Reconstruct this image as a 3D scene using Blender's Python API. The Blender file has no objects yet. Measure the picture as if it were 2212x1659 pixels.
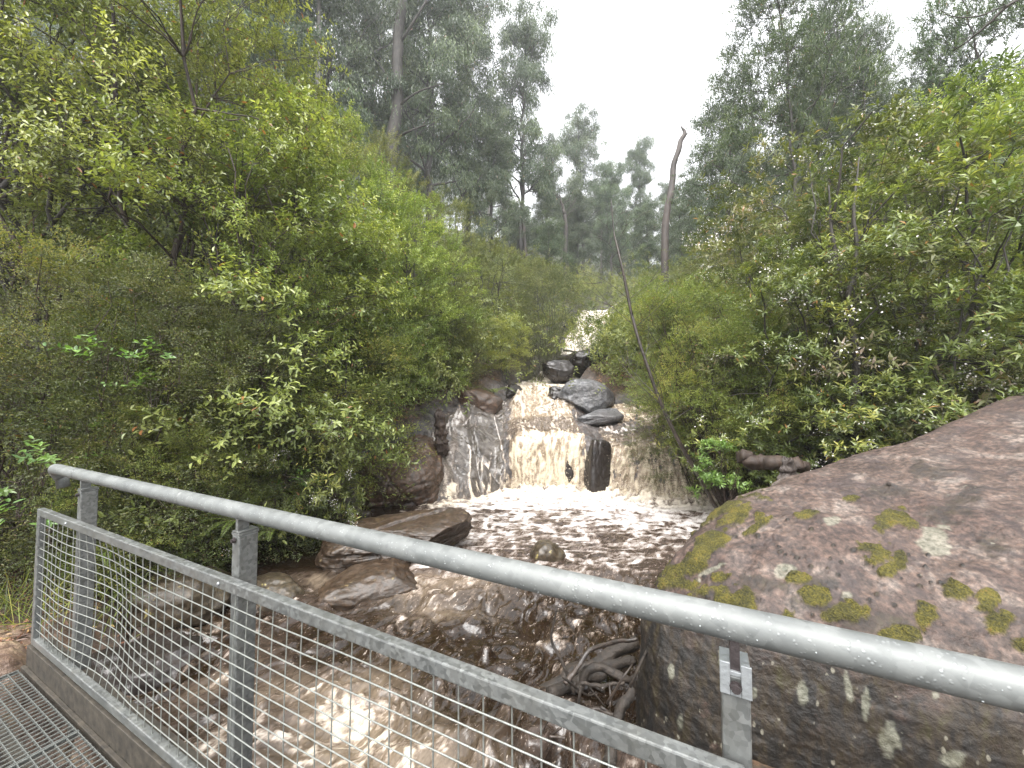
import bpy, math, random
import numpy as np
from mathutils import Vector, Matrix

scene = bpy.context.scene
COL = scene.collection
R = math.radians
rng = np.random.default_rng(7)

# ------------------------------------------------------------------ camera
CAM_Z = 1.5
F = 833.0            # focal length in pixels of a 2212 x 1659 picture
PITCH = R(2.3)
cam_d = bpy.data.cameras.new('camera')
cam = bpy.data.objects.new('camera', cam_d)
COL.objects.link(cam)
cam.location = (0, 0, CAM_Z)
cam.rotation_euler = (R(90) + PITCH, 0, 0)
cam_d.sensor_width = 36
cam_d.lens = F / 1106.0 * 18.0
cam_d.clip_start = 0.02
cam_d.clip_end = 1000
scene.camera = cam
CP, SP = math.cos(PITCH), math.sin(PITCH)

def ray(px, py):
    a, b = (px - 1106.0) / F, (829.5 - py) / F
    return a, CP - b * SP, SP + b * CP
def at(px, py, Y):
    a, f, u = ray(px, py)
    k = Y / f
    return np.array([a * k, Y, CAM_Z + u * k])
def on_z(px, py, z):
    a, f, u = ray(px, py)
    k = (z - CAM_Z) / u
    return np.array([a * k, f * k, z])
def proj(V):
    V = np.asarray(V, float)
    dz = V[:, 2] - CAM_Z
    f = V[:, 1] * CP + dz * SP
    u = -V[:, 1] * SP + dz * CP
    f = np.maximum(f, 1e-3)
    return 1106 + F * V[:, 0] / f, 829.5 - F * u / f

# ------------------------------------------------------------------ noise
def _hash(ix, iy, iz, seed):
    h = (ix.astype(np.int64) * 374761393 + iy.astype(np.int64) * 668265263 + iz.astype(np.int64) * 2147483647 + seed * 1274126177) & 0xFFFFFFFF
    h = ((h ^ (h >> 13)) * 1274126177) & 0xFFFFFFFF
    h = (h ^ (h >> 16)) & 0xFFFFFFFF
    h = (h * 2246822519) & 0xFFFFFFFF
    h = h ^ (h >> 15)
    return (h & 0xFFFFFF) / float(0xFFFFFF) * 2 - 1
def noise(x, y, z=0.0, seed=0):
    x, y, z = np.broadcast_arrays(np.asarray(x, float), np.asarray(y, float), np.asarray(z, float))
    ix, iy, iz = np.floor(x), np.floor(y), np.floor(z)
    fx, fy, fz = x - ix, y - iy, z - iz
    fx = fx * fx * fx * (fx * (fx * 6 - 15) + 10); fy = fy * fy * fy * (fy * (fy * 6 - 15) + 10); fz = fz * fz * fz * (fz * (fz * 6 - 15) + 10)
    out = 0
    for dx in (0, 1):
        wx = fx if dx else 1 - fx
        for dy in (0, 1):
            wy = fy if dy else 1 - fy
            for dz in (0, 1):
                wz = fz if dz else 1 - fz
                out = out + wx * wy * wz * _hash(ix + dx, iy + dy, iz + dz, seed)
    return out
def fbm(x, y, z=0.0, o=4, seed=0, gain=0.5):
    s, a, t = 0, 1.0, 0
    x, y, z = np.asarray(x, float), np.asarray(y, float), np.asarray(z, float)
    c, d = math.cos(.6), math.sin(.6)
    for i in range(o):
        s = s + a * noise(x, y, z, seed + i * 17)
        t += a; a *= gain
        x, y = (c * x - d * y) * 2.03 + 3.1, (d * x + c * y) * 2.03 + 1.7
        z = z * 2.03 + 5.3
    return s / t
def ridged(x, y, z=0.0, o=3, seed=0):
    s, a, t = 0, 1.0, 0
    for i in range(o):
        s = s + a * (1 - np.abs(noise(x, y, z, seed + i * 11)) * 2.2)
        t += a; a *= .5
        x, y, z = np.asarray(x) * 2.1 + 7, np.asarray(y) * 2.1 + 3, np.asarray(z) * 2.1
    return s / t
def smooth(a, b, x):
    t = np.clip((np.asarray(x, float) - a) / (b - a), 0, 1)
    return t * t * (3 - 2 * t)

# ------------------------------------------------------------------ mesh helpers
def mesh_np(name, V, Fq, attrs=None, smooth_on=True, vattrs=None):
    V = np.ascontiguousarray(V, np.float32); Fq = np.ascontiguousarray(Fq, np.int32)
    n, k = Fq.shape
    me = bpy.data.meshes.new(name)
    me.vertices.add(len(V)); me.vertices.foreach_set('co', V.ravel())
    me.loops.add(n * k); me.loops.foreach_set('vertex_index', Fq.ravel())
    me.polygons.add(n)
    me.polygons.foreach_set('loop_start', np.arange(0, n * k, k, dtype=np.int32))
    me.polygons.foreach_set('loop_total', np.full(n, k, np.int32))
    me.polygons.foreach_set('use_smooth', np.full(n, smooth_on, bool))
    for nm, a in (attrs or {}).items():
        at_ = me.attributes.new(nm, 'FLOAT', 'FACE'); at_.data.foreach_set('value', np.ascontiguousarray(a, np.float32))
    for nm, a in (vattrs or {}).items():
        at_ = me.attributes.new(nm, 'FLOAT', 'POINT'); at_.data.foreach_set('value', np.ascontiguousarray(a, np.float32))
    me.update(calc_edges=True)
    return me
def link(name, me, mat=None, parent=None, loc=None):
    o = bpy.data.objects.new(name, me); COL.objects.link(o)
    if mat is not None and me is not None and len(me.materials) == 0: me.materials.append(mat)
    if parent is not None: o.parent = parent
    if loc is not None: o.location = loc
    return o
def tag(o, label=None, cat=None, group=None, kind=None):
    if label: o['label'] = label
    if cat: o['category'] = cat
    if group: o['group'] = group
    if kind: o['kind'] = kind
    return o
def empty(name, loc=(0, 0, 0), rz=0.0):
    o = bpy.data.objects.new(name, None); COL.objects.link(o)
    o.location = tuple(map(float, loc)); o.rotation_euler = (0, 0, rz); o.empty_display_size = .2
    return o
def grid_faces(nr, nc, wrap=False):
    i, j = np.meshgrid(np.arange(nr - 1), np.arange(nc if wrap else nc - 1), indexing='ij')
    j2 = (j + 1) % nc
    return np.stack([i * nc + j, i * nc + j2, (i + 1) * nc + j2, (i + 1) * nc + j], -1).reshape(-1, 4)

class MB:
    """collects quads"""
    def __init__(s): s.V = []; s.F = []; s.n = 0
    def add(s, V, Fq):
        V = np.asarray(V, float).reshape(-1, 3); s.V.append(V); s.F.append(np.asarray(Fq, int).reshape(-1, 4) + s.n); s.n += len(V)
    def box(s, c, ax, ay, az):
        """centre and three half vectors"""
        c, ax, ay, az = (np.asarray(t, float) for t in (c, ax, ay, az))
        V = [c + i * ax + j * ay + k * az for k in (-1, 1) for j in (-1, 1) for i in (-1, 1)]
        s.add(V, [(0, 2, 3, 1), (4, 5, 7, 6), (0, 1, 5, 4), (1, 3, 7, 5), (3, 2, 6, 7), (2, 0, 4, 6)])
    def tube(s, P, r, n=8, caps=True, rough=0.0, seed=0):
        P = np.asarray(P, float); r = np.broadcast_to(np.asarray(r, float), (len(P),)).copy()
        T = np.gradient(P, axis=0); T /= np.linalg.norm(T, axis=1)[:, None] + 1e-12
        up = np.array([0, 0, 1.0]) if abs(T[:, 2]).mean() < .9 else np.array([0, 1.0, 0])
        A = np.cross(T, up); A /= np.linalg.norm(A, axis=1)[:, None] + 1e-9
        B = np.cross(A, T)
        th = np.arange(n) * 2 * np.pi / n
        if caps:
            P = np.concatenate([P[:1], P, P[-1:]]); r = np.concatenate([[1e-4], r, [1e-4]])
            A = np.concatenate([A[:1], A, A[-1:]]); B = np.concatenate([B[:1], B, B[-1:]])
        rr = r[:, None] * np.ones(n)
        if rough:
            k = np.arange(len(P))
            rr = rr * (1 + rough * noise(k[:, None] * .6, np.cos(th)[None] * 2.2 + 9, np.sin(th)[None] * 2.2 + seed, seed))
        V = P[:, None] + rr[..., None] * (A[:, None] * np.cos(th)[None, :, None] + B[:, None] * np.sin(th)[None, :, None])
        s.add(V.reshape(-1, 3), grid_faces(len(P), n, True))
    def mesh(s, name, smooth_on=False):
        return mesh_np(name, np.concatenate(s.V), np.concatenate(s.F), smooth_on=smooth_on)
    def build(s, name, mat, parent=None, smooth_on=False, bevel=0.0, loc=None):
        V = np.concatenate(s.V)
        o = link(name, mesh_np(name, V, np.concatenate(s.F), smooth_on=smooth_on), mat, parent, loc)
        if bevel:
            m = o.modifiers.new('bevel', 'BEVEL'); m.width = bevel; m.segments = 2; m.limit_method = 'ANGLE'; m.angle_limit = R(50)
            m.harden_normals = False
        return o

def curve_pts(P, n):
    """Catmull-Rom through P"""
    P = np.asarray(P, float)
    Q = np.concatenate([2 * P[:1] - P[1:2], P, 2 * P[-1:] - P[-2:-1]])
    t = np.linspace(0, len(P) - 1 - 1e-9, n); i = t.astype(int); f = (t - i)[:, None]
    a, b, c, d = Q[i], Q[i + 1], Q[i + 2], Q[i + 3]
    return .5 * ((2 * b) + (-a + c) * f + (2 * a - 5 * b + 4 * c - d) * f ** 2 + (-a + 3 * b - 3 * c + d) * f ** 3)

# ------------------------------------------------------------------ materials
def mat_new(name):
    m = bpy.data.materials.new(name); m.use_nodes = True
    nt = m.node_tree; nt.nodes.clear()
    out = nt.nodes.new('ShaderNodeOutputMaterial')
    return m, nt, out
class NT:
    def __init__(s, nt): s.nt = nt
    def n(s, t, **kw):
        nd = s.nt.nodes.new(t)
        ins = kw.pop('ins', {})
        for k, v in kw.items(): setattr(nd, k, v)
        for k, v in ins.items():
            sock = nd.inputs[k]
            if hasattr(v, 'is_output') or isinstance(v, bpy.types.NodeSocket): s.nt.links.new(v, sock)
            else: sock.default_value = v
        return nd
    def link(s, a, b): s.nt.links.new(a, b)
    def coord(s, obj=True, scale=(1, 1, 1), rot=(0, 0, 0)):
        tc = s.n('ShaderNodeTexCoord')
        mp = s.n('ShaderNodeMapping', ins={'Vector': tc.outputs['Object' if obj else 'Generated'], 'Scale': scale, 'Rotation': rot})
        return mp.outputs[0]
    def noise(s, vec, scale, detail=4, rough=.55, dist=0.0):
        return s.n('ShaderNodeTexNoise', ins={'Vector': vec, 'Scale': scale, 'Detail': detail, 'Roughness': rough, 'Distortion': dist}).outputs['Fac']
    def vor(s, vec, scale, feature='F1', rnd=1.0):
        return s.n('ShaderNodeTexVoronoi', feature=feature, ins={'Vector': vec, 'Scale': scale, 'Randomness': rnd})
    def ramp(s, fac, stops, interp='LINEAR'):
        r = s.n('ShaderNodeValToRGB', ins={'Fac': fac}); r.color_ramp.interpolation = interp
        el = r.color_ramp.elements
        while len(el) > 1: el.remove(el[-1])
        for i, (p, c) in enumerate(stops):
            e = el[0] if i == 0 else el.new(p)
            e.position = p; e.color = (c[0], c[1], c[2], 1) if hasattr(c, '__len__') else (c, c, c, 1)
        return r.outputs['Color']
    def mix(s, fac, a, b, blend='MIX'):
        m = s.n('ShaderNodeMix', data_type='RGBA', blend_type=blend)
        for sock, v in ((m.inputs[0], fac), (m.inputs[6], a), (m.inputs[7], b)):
            if isinstance(v, bpy.types.NodeSocket): s.nt.links.new(v, sock)
            else: sock.default_value = v if not hasattr(v, '__len__') else (v[0], v[1], v[2], 1)
        return m.outputs[2]
    def math(s, op, a, b=0.0, clamp=False):
        m = s.n('ShaderNodeMath', operation=op, use_clamp=clamp)
        for i, v in enumerate((a, b)):
            if isinstance(v, bpy.types.NodeSocket): s.nt.links.new(v, m.inputs[i])
            else: m.inputs[i].default_value = v
        return m.outputs[0]
    def mapr(s, v, a, b, c=0.0, d=1.0):
        return s.n('ShaderNodeMapRange', ins={'Value': v, 'From Min': a, 'From Max': b, 'To Min': c, 'To Max': d}).outputs[0]
    def attr(s, name): return s.n('ShaderNodeAttribute', attribute_name=name).outputs['Fac']
    def bump(s, h, strength=.5, dist=.02, normal=None):
        ins = {'Height': h, 'Strength': strength, 'Distance': dist}
        if normal is not None: ins['Normal'] = normal
        return s.n('ShaderNodeBump', ins=ins).outputs[0]
    def bsdf(s, **ins): return s.n('ShaderNodeBsdfPrincipled', ins=ins)
HAZE = 0.0011; EXPO = 2.0
def leaf_mat(name, stops, trans=.35, rough=.38, spec=.5, tint=None):
    """stops: colours over the per-leaf variation 0..1"""
    m, nt, out = mat_new(name); N = NT(nt)
    v = N.attr('var')
    c = N.ramp(v, stops)
    oi = N.n('ShaderNodeObjectInfo').outputs['Random']
    c = N.n('ShaderNodeHueSaturation', ins={'Color': c, 'Hue': N.mapr(oi, 0, 1, .487, .513), 'Value': N.mapr(oi, 0, 1, .85, 1.15), 'Saturation': .88}).outputs[0]
    b = N.bsdf(**{'Base Color': c, 'Roughness': rough, 'Specular IOR Level': spec})
    t = N.n('ShaderNodeBsdfTranslucent', ins={'Color': N.mix(1.0, c, (1.35, 1.4, .6), 'MULTIPLY')})
    mx = N.n('ShaderNodeMixShader', ins={'Fac': trans, 1: b.outputs[0], 2: t.outputs[0]})
    N.link(mx.outputs[0], out.inputs[0])
    return m
def bark_mat(name, c1, c2, scale=8, stretch=(1, 1, .25), rough=.7, bump=.6):
    m, nt, out = mat_new(name); N = NT(nt)
    co = N.coord(scale=stretch)
    n1 = N.noise(co, scale, 6, .6, .6); n2 = N.noise(N.coord(), scale * .22, 3)
    f = N.math('ADD', N.math('MULTIPLY', n1, .6), N.math('MULTIPLY', n2, .5))
    c = N.ramp(f, [(.38, c1), (.68, c2)])
    b = N.bsdf(**{'Base Color': c, 'Roughness': rough, 'Normal': N.bump(n1, bump, .03)})
    N.link(b.outputs[0], out.inputs[0]); return m
def rock_mat(name, cols, rough=(.35, .6), scale=3.0, lichen=(.5, .5, .38), lich=.0, dark=(.03, .03, .028), darkf=.0, moss=False, speck=True, bump=.7, strat=None):
    m, nt, out = mat_new(name); N = NT(nt)
    co = N.coord(); co2 = N.coord(scale=strat) if strat else co
    n1 = N.noise(co2, scale, 6, .6, .4); n2 = N.noise(co, scale * 6, 5, .65); n3 = N.noise(co, scale * .35, 3, .5)
    c = N.ramp(n1, [(.3, cols[0]), (.5, cols[1]), (.68, cols[2])])
    c = N.mix(N.mapr(n3, .4, .62), c, cols[3] if len(cols) > 3 else cols[1])
    if speck:
        sp = N.ramp(n2, [(.36, (.35, .35, .35)), (.5, (1, 1, 1)), (.64, (1.9, 1.85, 1.8))])
        c = N.mix(.9 if moss else .7, c, sp, 'MULTIPLY')
        vs = N.vor(co, scale * 30).outputs['Distance']
        c = N.mix(N.math('MULTIPLY', N.mapr(vs, .14, .05), N.mapr(n2, .5, .6)), c, (.2, .19, .175))
    if darkf:
        c = N.mix(N.math('MULTIPLY', N.mapr(N.noise(co, scale * .9, 5, .65, .8), .5, .6), darkf), c, dark)
    if lich:
        l1 = N.noise(co, scale * 2.2, 6, .7, .3)
        c = N.mix(N.math('MULTIPLY', N.mapr(l1, .62, .66), lich), c, lichen)
    h = N.math('ADD', N.math('MULTIPLY', n1, 1.0), N.math('MULTIPLY', n2, .35))
    rgh = N.mapr(n3, .3, .7, rough[0], rough[1])
    if moss:
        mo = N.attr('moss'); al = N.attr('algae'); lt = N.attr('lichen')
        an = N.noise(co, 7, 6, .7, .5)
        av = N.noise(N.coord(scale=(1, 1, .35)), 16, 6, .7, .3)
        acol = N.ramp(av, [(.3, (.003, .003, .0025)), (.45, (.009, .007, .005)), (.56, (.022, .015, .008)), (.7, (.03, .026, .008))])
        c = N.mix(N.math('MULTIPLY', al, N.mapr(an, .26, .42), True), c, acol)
        sc = N.vor(N.coord(scale=(1, 1, .55)), 26)
        c = N.mix(N.math('MULTIPLY', al, N.math('MULTIPLY', N.mapr(sc.outputs['Distance'], .28, .2), N.mapr(N.noise(co, 11, 2), .58, .62))), c, (.14, .13, .1))
        c = N.mix(lt, c, N.ramp(n2, [(.35, (.09, .09, .06)), (.6, (.22, .22, .17))]))
        mn = N.noise(co, 90, 3, .6)
        mcol = N.ramp(N.math('ADD', N.math('MULTIPLY', mn, .6), N.math('MULTIPLY', N.noise(co, 9, 2), .45)), [(.34, (.015, .014, .003)), (.5, (.062, .056, .007)), (.62, (.13, .11, .014)), (.75, (.16, .085, .015))])
        c = N.mix(mo, c, mcol)
        rgh = N.n('ShaderNodeMix', ins={0: mo, 2: rgh, 3: .9}).outputs[0]
        h = N.math('ADD', h, N.math('MULTIPLY', mo, N.math('MULTIPLY', mn, 1.6)))
    b = N.bsdf(**{'Base Color': c, 'Roughness': rgh, 'Normal': N.bump(h, bump, .03)})
    N.link(b.outputs[0], out.inputs[0]); return m
def steel_mat(name, dirt=0.0, drops=False):
    m, nt, out = mat_new(name); N = NT(nt)
    co = N.coord()
    vo = N.vor(co, 45 if drops else 90)
    sp = N.n('ShaderNodeSeparateColor', ins={0: vo.outputs['Color']}).outputs[0]
    n1 = N.noise(co, 7, 5, .6); n2 = N.noise(co, 160, 2, .5)
    c = N.ramp(sp, [(0, (.115, .12, .118)), (1, (.2, .207, .203))])
    if drops: c = N.mix(.55, c, (.155, .163, .158))
    c = N.mix(.6, c, N.ramp(n1, [(.3, (.6, .62, .62)), (.65, (1.15, 1.15, 1.12))]), 'MULTIPLY')
    if dirt: c = N.mix(N.math('MULTIPLY', N.mapr(N.noise(N.coord(scale=(1, 1, .4)), 14, 6, .7), .42, .68), dirt), c, (.12, .1, .06))
    rg = N.mapr(sp, 0, 1, .34, .55)
    h = n2; st = .06
    if drops:
        dv = N.vor(co, 110); dr = N.math('MULTIPLY', N.mapr(dv.outputs['Distance'], .36, .1), N.mapr(N.noise(co, 50, 2), .5, .58))
        h = N.math('ADD', N.math('MULTIPLY', n2, .15), dr); st = .25
        c = N.mix(N.math('MULTIPLY', dr, .3), c, (.4, .42, .42)); rg = N.math('SUBTRACT', rg, N.math('MULTIPLY', dr, .15))
    b = N.bsdf(**{'Base Color': c, 'Metallic': .3 if drops else .5, 'Roughness': N.math('ADD', rg, .12) if drops else rg, 'Normal': N.bump(h, st, .004)})
    N.link(b.outputs[0], out.inputs[0]); return m
def plain_mat(name, c, rough=.6, metal=0.0, var=.25, scale=20):
    m, nt, out = mat_new(name); N = NT(nt)
    n1 = N.noise(N.coord(), scale, 5, .6)
    cc = N.mix(1.0, c, N.ramp(n1, [(.3, (1 - var,) * 3), (.7, (1 + var,) * 3)]), 'MULTIPLY')
    b = N.bsdf(**{'Base Color': cc, 'Roughness': rough, 'Metallic': metal, 'Normal': N.bump(n1, .3, .01)})
    N.link(b.outputs[0], out.inputs[0]); return m
def water_mat():
    m, nt, out = mat_new('creek water'); N = NT(nt)
    co = N.coord(); fo = N.attr('foam'); cr = N.attr('cream')
    rot = N.n('ShaderNodeMapping', ins={'Vector': co, 'Rotation': (0, 0, R(30.5))}).outputs[0]
    fl = N.n('ShaderNodeMapping', ins={'Vector': rot, 'Scale': (1, .38, 1)}).outputs[0]
    fn = N.noise(fl, 70, 5, .7, .5); fn2 = N.noise(fl, 19, 6, .68, 1.0)
    f = N.math('ADD', fo, N.math('MULTIPLY', N.math('SUBTRACT', N.math('ADD', N.math('MULTIPLY', fn, .5), N.math('MULTIPLY', fn2, .5)), .5), 1.5))
    f = N.mapr(f, .16, .84)
    fk = N.math('MULTIPLY', N.mapr(N.noise(fl, 44, 4, .6, .6), .60, .68), N.mapr(fn2, .42, .58))
    fk = N.math('MULTIPLY', fk, N.math('SUBTRACT', 1.0, N.math('ADD', N.attr('film'), N.attr('calm')), True))
    f = N.math('MAXIMUM', f, N.math('MULTIPLY', fk, .75))
    white = N.mix(cr, (.52, .495, .48), (.56, .49, .37))
    white = N.mix(.5, white, N.ramp(fn2, [(.32, (.62, .56, .5)), (.62, (1.15, 1.13, 1.12))]), 'MULTIPLY')
    brown = N.ramp(fn2, [(.35, (.007, .0042, .0024)), (.65, (.026, .016, .0095))])
    brown = N.mix(N.attr('milk'), brown, N.ramp(fn2, [(.3, (.04, .029, .023)), (.7, (.105, .08, .068))]))
    brown = N.mix(N.math('MULTIPLY', N.attr('fall'), .85), brown, N.ramp(fn2, [(.32, (.13, .095, .06)), (.6, (.33, .26, .175))]))
    brown = N.mix(N.attr('film'), brown, N.ramp(N.noise(co, 5, 6, .65), [(.3, (.03, .026, .022)), (.5, (.08, .069, .059)), (.7, (.15, .134, .118))]))
    c = N.mix(f, brown, N.mix(N.mapr(f, .25, .8), (.24, .18, .14), white))
    rp = N.math('ADD', N.noise(fl, 9, 4, .5, .8), N.math('MULTIPLY', N.noise(fl, 30, 2, .5, .5), .16))
    h = N.math('ADD', N.math('MULTIPLY', rp, .8), N.math('MULTIPLY', N.math('MULTIPLY', f, fn), .22))
    b = N.bsdf(**{'Base Color': c, 'Roughness': N.mapr(f, 0, .6, .08, .5), 'IOR': 1.33, 'Specular IOR Level': .85, 'Normal': N.bump(h, .6, .032)})
    N.link(b.outputs[0], out.inputs[0]); return m
def ground_mat():
    m, nt, out = mat_new('forest ground'); N = NT(nt)
    co = N.coord(); rk = N.attr('rock'); n1 = N.noise(co, 1.5, 6, .6); n2 = N.noise(co, 14, 6, .65, .5)
    vo = N.vor(co, 16); lf = N.n('ShaderNodeSeparateColor', ins={0: vo.outputs['Color']}).outputs[0]
    soil = N.ramp(n2, [(.35, (.018, .012, .007)), (.55, (.05, .032, .018)), (.7, (.085, .05, .025))])
    litter = N.ramp(lf, [(.0, (.05, .03, .015)), (.5, (.16, .075, .035)), (.8, (.2, .1, .05)), (1, (.09, .08, .03))])
    soil = N.mix(N.math('MULTIPLY', N.mapr(n1, .42, .6), N.mapr(vo.outputs['Distance'], .5, .3)), soil, litter)
    veg = N.ramp(n2, [(.35, (.012, .018, .006)), (.65, (.05, .07, .018))])
    padc = N.ramp(N.noise(co, 4.5, 7, .62, .6), [(.32, (.05, .036, .028)), (.46, (.13, .085, .062)), (.58, (.21, .15, .11)), (.7, (.26, .2, .12))])
    soil = N.mix(N.math('MULTIPLY', N.attr('far'), N.mapr(n1, .35, .55)), soil, veg)
    rock = N.ramp(N.noise(co, 3.2, 7, .62, .6), [(.3, (.022, .02, .019)), (.48, (.058, .052, .05)), (.66, (.12, .106, .1))])
    rock = N.mix(N.mapr(N.noise(co, 5, 6, .7, .4), .55, .62), rock, (.06, .035, .022))
    rock = N.mix(.6, rock, N.ramp(n2, [(.35, (.5, .5, .5)), (.65, (1.5, 1.45, 1.4))]), 'MULTIPLY')
    padc = N.mix(.6, padc, N.ramp(n2, [(.35, (.5, .5, .5)), (.65, (1.4, 1.35, 1.3))]), 'MULTIPLY')
    c = N.mix(rk, soil, N.mix(N.attr('pad'), rock, padc))
    b = N.bsdf(**{'Base Color': c, 'Roughness': N.mapr(rk, 0, 1, .8, .36), 'Normal': N.bump(N.math('ADD', n2, N.math('MULTIPLY', vo.outputs['Distance'], .4)), .7, .05)})
    N.link(b.outputs[0], out.inputs[0]); return m

M = {}
M['ground'] = ground_mat(); M['water'] = water_mat()
M['steel'] = steel_mat('galvanised steel', .15); M['tube'] = steel_mat('wet galvanised tube', .0, True); M['steel_dirty'] = steel_mat('dirty galvanised steel', .7)
M['wire'] = plain_mat('galvanised wire', (.25, .26, .24), .35, .5, .2, 60)
M['bars'] = plain_mat('shade-toned grating bars', (.18, .19, .18), .4, .5, .2, 60)  # darker than the cross rods: shade between the bars put into the colour
M['bright'] = plain_mat('bright plate', (.34, .36, .37), .3, .6, .1, 60)
M['darkmetal'] = plain_mat('dark bolt', (.06, .05, .05), .45, .6, .3, 80)
M['edge'] = plain_mat('dirty channel', (.035, .029, .021), .7, .0, .6, 25)
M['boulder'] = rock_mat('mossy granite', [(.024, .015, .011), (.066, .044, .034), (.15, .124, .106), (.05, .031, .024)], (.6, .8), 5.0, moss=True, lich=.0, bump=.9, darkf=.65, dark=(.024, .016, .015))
M['slab'] = rock_mat('brown slab', [(0.020, 0.013, 0.008), (0.040, 0.026, 0.016), (0.064, 0.046, 0.032), (0.035, 0.022, 0.013)], (.3, .5), 3, lich=.5, lichen=(.26, .2, .1), darkf=.6, dark=(.03, .022, .015), strat=(1, 1, 2.5))
M['redslab'] = rock_mat('wet red slab', [(0.027, 0.017, 0.015), (0.072, 0.042, 0.027), (0.118, 0.074, 0.051), (0.059, 0.036, 0.023)], (.3, .55), 3.4, darkf=.5, strat=(1, 1.5, 3))
M['greyrock'] = rock_mat('wet grey rock', [(.04, .042, .045), (.1, .1, .105), (.19, .19, .195), (.08, .076, .076)], (.3, .5), 4.2, darkf=.5, bump=1.0)
M['darkrock'] = rock_mat('dark wet rock', [(.008, .007, .007), (.022, .018, .016), (.05, .04, .035), (.02, .016, .014)], (.15, .35), 3, speck=False)
M['tanrock'] = rock_mat('tan boulder', [(0.024, 0.018, 0.012), (0.047, 0.037, 0.024), (0.081, 0.067, 0.043), (0.041, 0.030, 0.018)], (.25, .5), 4, lich=.7, lichen=(.33, .28, .1))
M['bark'] = bark_mat('dark bark', (.012, .01, .008), (.05, .042, .034))
M['bark_red'] = bark_mat('reddish stems', (.015, .009, .006), (.05, .032, .022), 14)
M['bark_grey'] = bark_mat('gum bark', (.012, .011, .01), (.075, .066, .06), 2.2, (1, 1, .18))
M['bark_pale'] = bark_mat('pale gum bark', (.05, .045, .04), (.26, .24, .215), 1.6, (1, 1, .15))
M['snag'] = bark_mat('weathered dead wood', (.02, .017, .015), (.085, .066, .056), 3, (1, 1, .12))
M['drift'] = bark_mat('driftwood', (.005, .004, .003), (.036, .026, .018), 22, (1, 1, 1))
M['logdark'] = bark_mat('wet dark log', (.012, .01, .009), (.06, .045, .035), 10, (1, 1, 1), .4)
M['flower'] = plain_mat('white petals', (.74, .70, .68), .6, 0, .15, 40)
# ------------------------------------------------------------------ terrain and creek
YE = [-12, 0, 2, 3, 4, 5.0, 6.0, 7, 8, 9, 9.6, 10.5, 11.5, 12.6, 13.5, 16, 20, 23, 27, 34, 60, 170]
LE = [-5, -4.2, -3.7, -3.4, -3.5, -4.1, -4.6, -4.4, -4.1, -3.2, -2.4, -2.0, -1.6, -.3, .05, .9, 2.4, 3.4, 5.2, 7.8, 17, 60]
RE = [.2, .3, .5, .8, 1.2, 2.0, 2.8, 3.6, 4.1, 4.6, 4.7, 4.5, 4.2, 2.4, 2.0, 2.9, 5.1, 5.3, 6.9, 9.6, 19, 62]
def le(y): return np.interp(y, YE, LE)
def re(y): return np.interp(y, YE, RE)
def zw(y): return np.interp(y, [-12, 0, 2, 2.7, 3.5, 4.3, 5.0, 5.3, 9, 13, 13.2, 16, 18, 20, 21.5, 24, 27, 32, 60, 170], [-2.6, -2.0, -1.8, -1.55, -1.24, -1.02, -.85, -.8, -.8, 1.9, 1.95, 2.3, 2.9, 3.45, 3.9, 6.0, 7.8, 8.4, 17, 60])
def yfront(x): return np.interp(x, [-4, -1.7, -1.0, 0, .8, 2.2, 3.0, 3.8, 5], [8.3, 8.8, 9.2, 9.9, 9.95, 9.75, 9.2, 8.8, 8.5]) + .12 * fbm(np.asarray(x) * 1.3, 4.2, o=3, seed=5)
DL = [-.1, .25, .8, 1.5, 2.3, 3.2, 4.5]; ZL = [-.95, -.42, .18, .72, 1.05, 1.5, 1.95]
DM = [-.06, .05, .14, .3, .7, 1.3, 1.6, 2.2, 2.8, 3.2, 4.5]; ZM = [-.95, -.1, .42, .6, .72, .86, .98, 1.33, 1.72, 1.9, 2.05]
DR = [-.08, .1, .3, .6, 1.2, 2.0, 2.6, 3.2, 4.5]; ZR = [-.95, -.1, .3, .48, .66, .85, 1.05, 1.45, 1.95]
def falls(x, y):
    d = y - yfront(x)
    a, b, c = np.interp(d, DL, ZL), np.interp(d, DM, ZM), np.interp(d, DR, ZR)
    wl = 1 - smooth(-.5, .25, x); wr = smooth(1.9, 2.5, x)
    return a * wl + (b * (1 - wr) + c * wr) * (1 - wl), d
def base(x, y):
    f, d = falls(x, y)
    w = smooth(12.7, 13.6, y)
    z = f * (1 - w) + zw(y) * w
    return np.where(y < 13.6, np.maximum(z, np.where(y < 10.6, zw(np.minimum(y, 9)), -9)), zw(y)), d
def rockbump(x, y):
    s = fbm(x * 1.1, y * .8, 3.3, 4, 21) * (.16 + .14 * smooth(.2, -.4, x)) - .1 * np.exp(-((x + .95 + .35 * (y - 10)) / .07) ** 2) - .08 * np.exp(-((x * .5 + y - 9.6) / .05) ** 2) * smooth(.1, -.2, x)
    st = fbm(x * .7 + y * .5, y * 2.2, 1.1, 3, 31)
    s = s + .05 * np.round(st * 6) / 2
    return s + .018 * fbm(x * 9, y * 9, 0, 3, 33)
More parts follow.
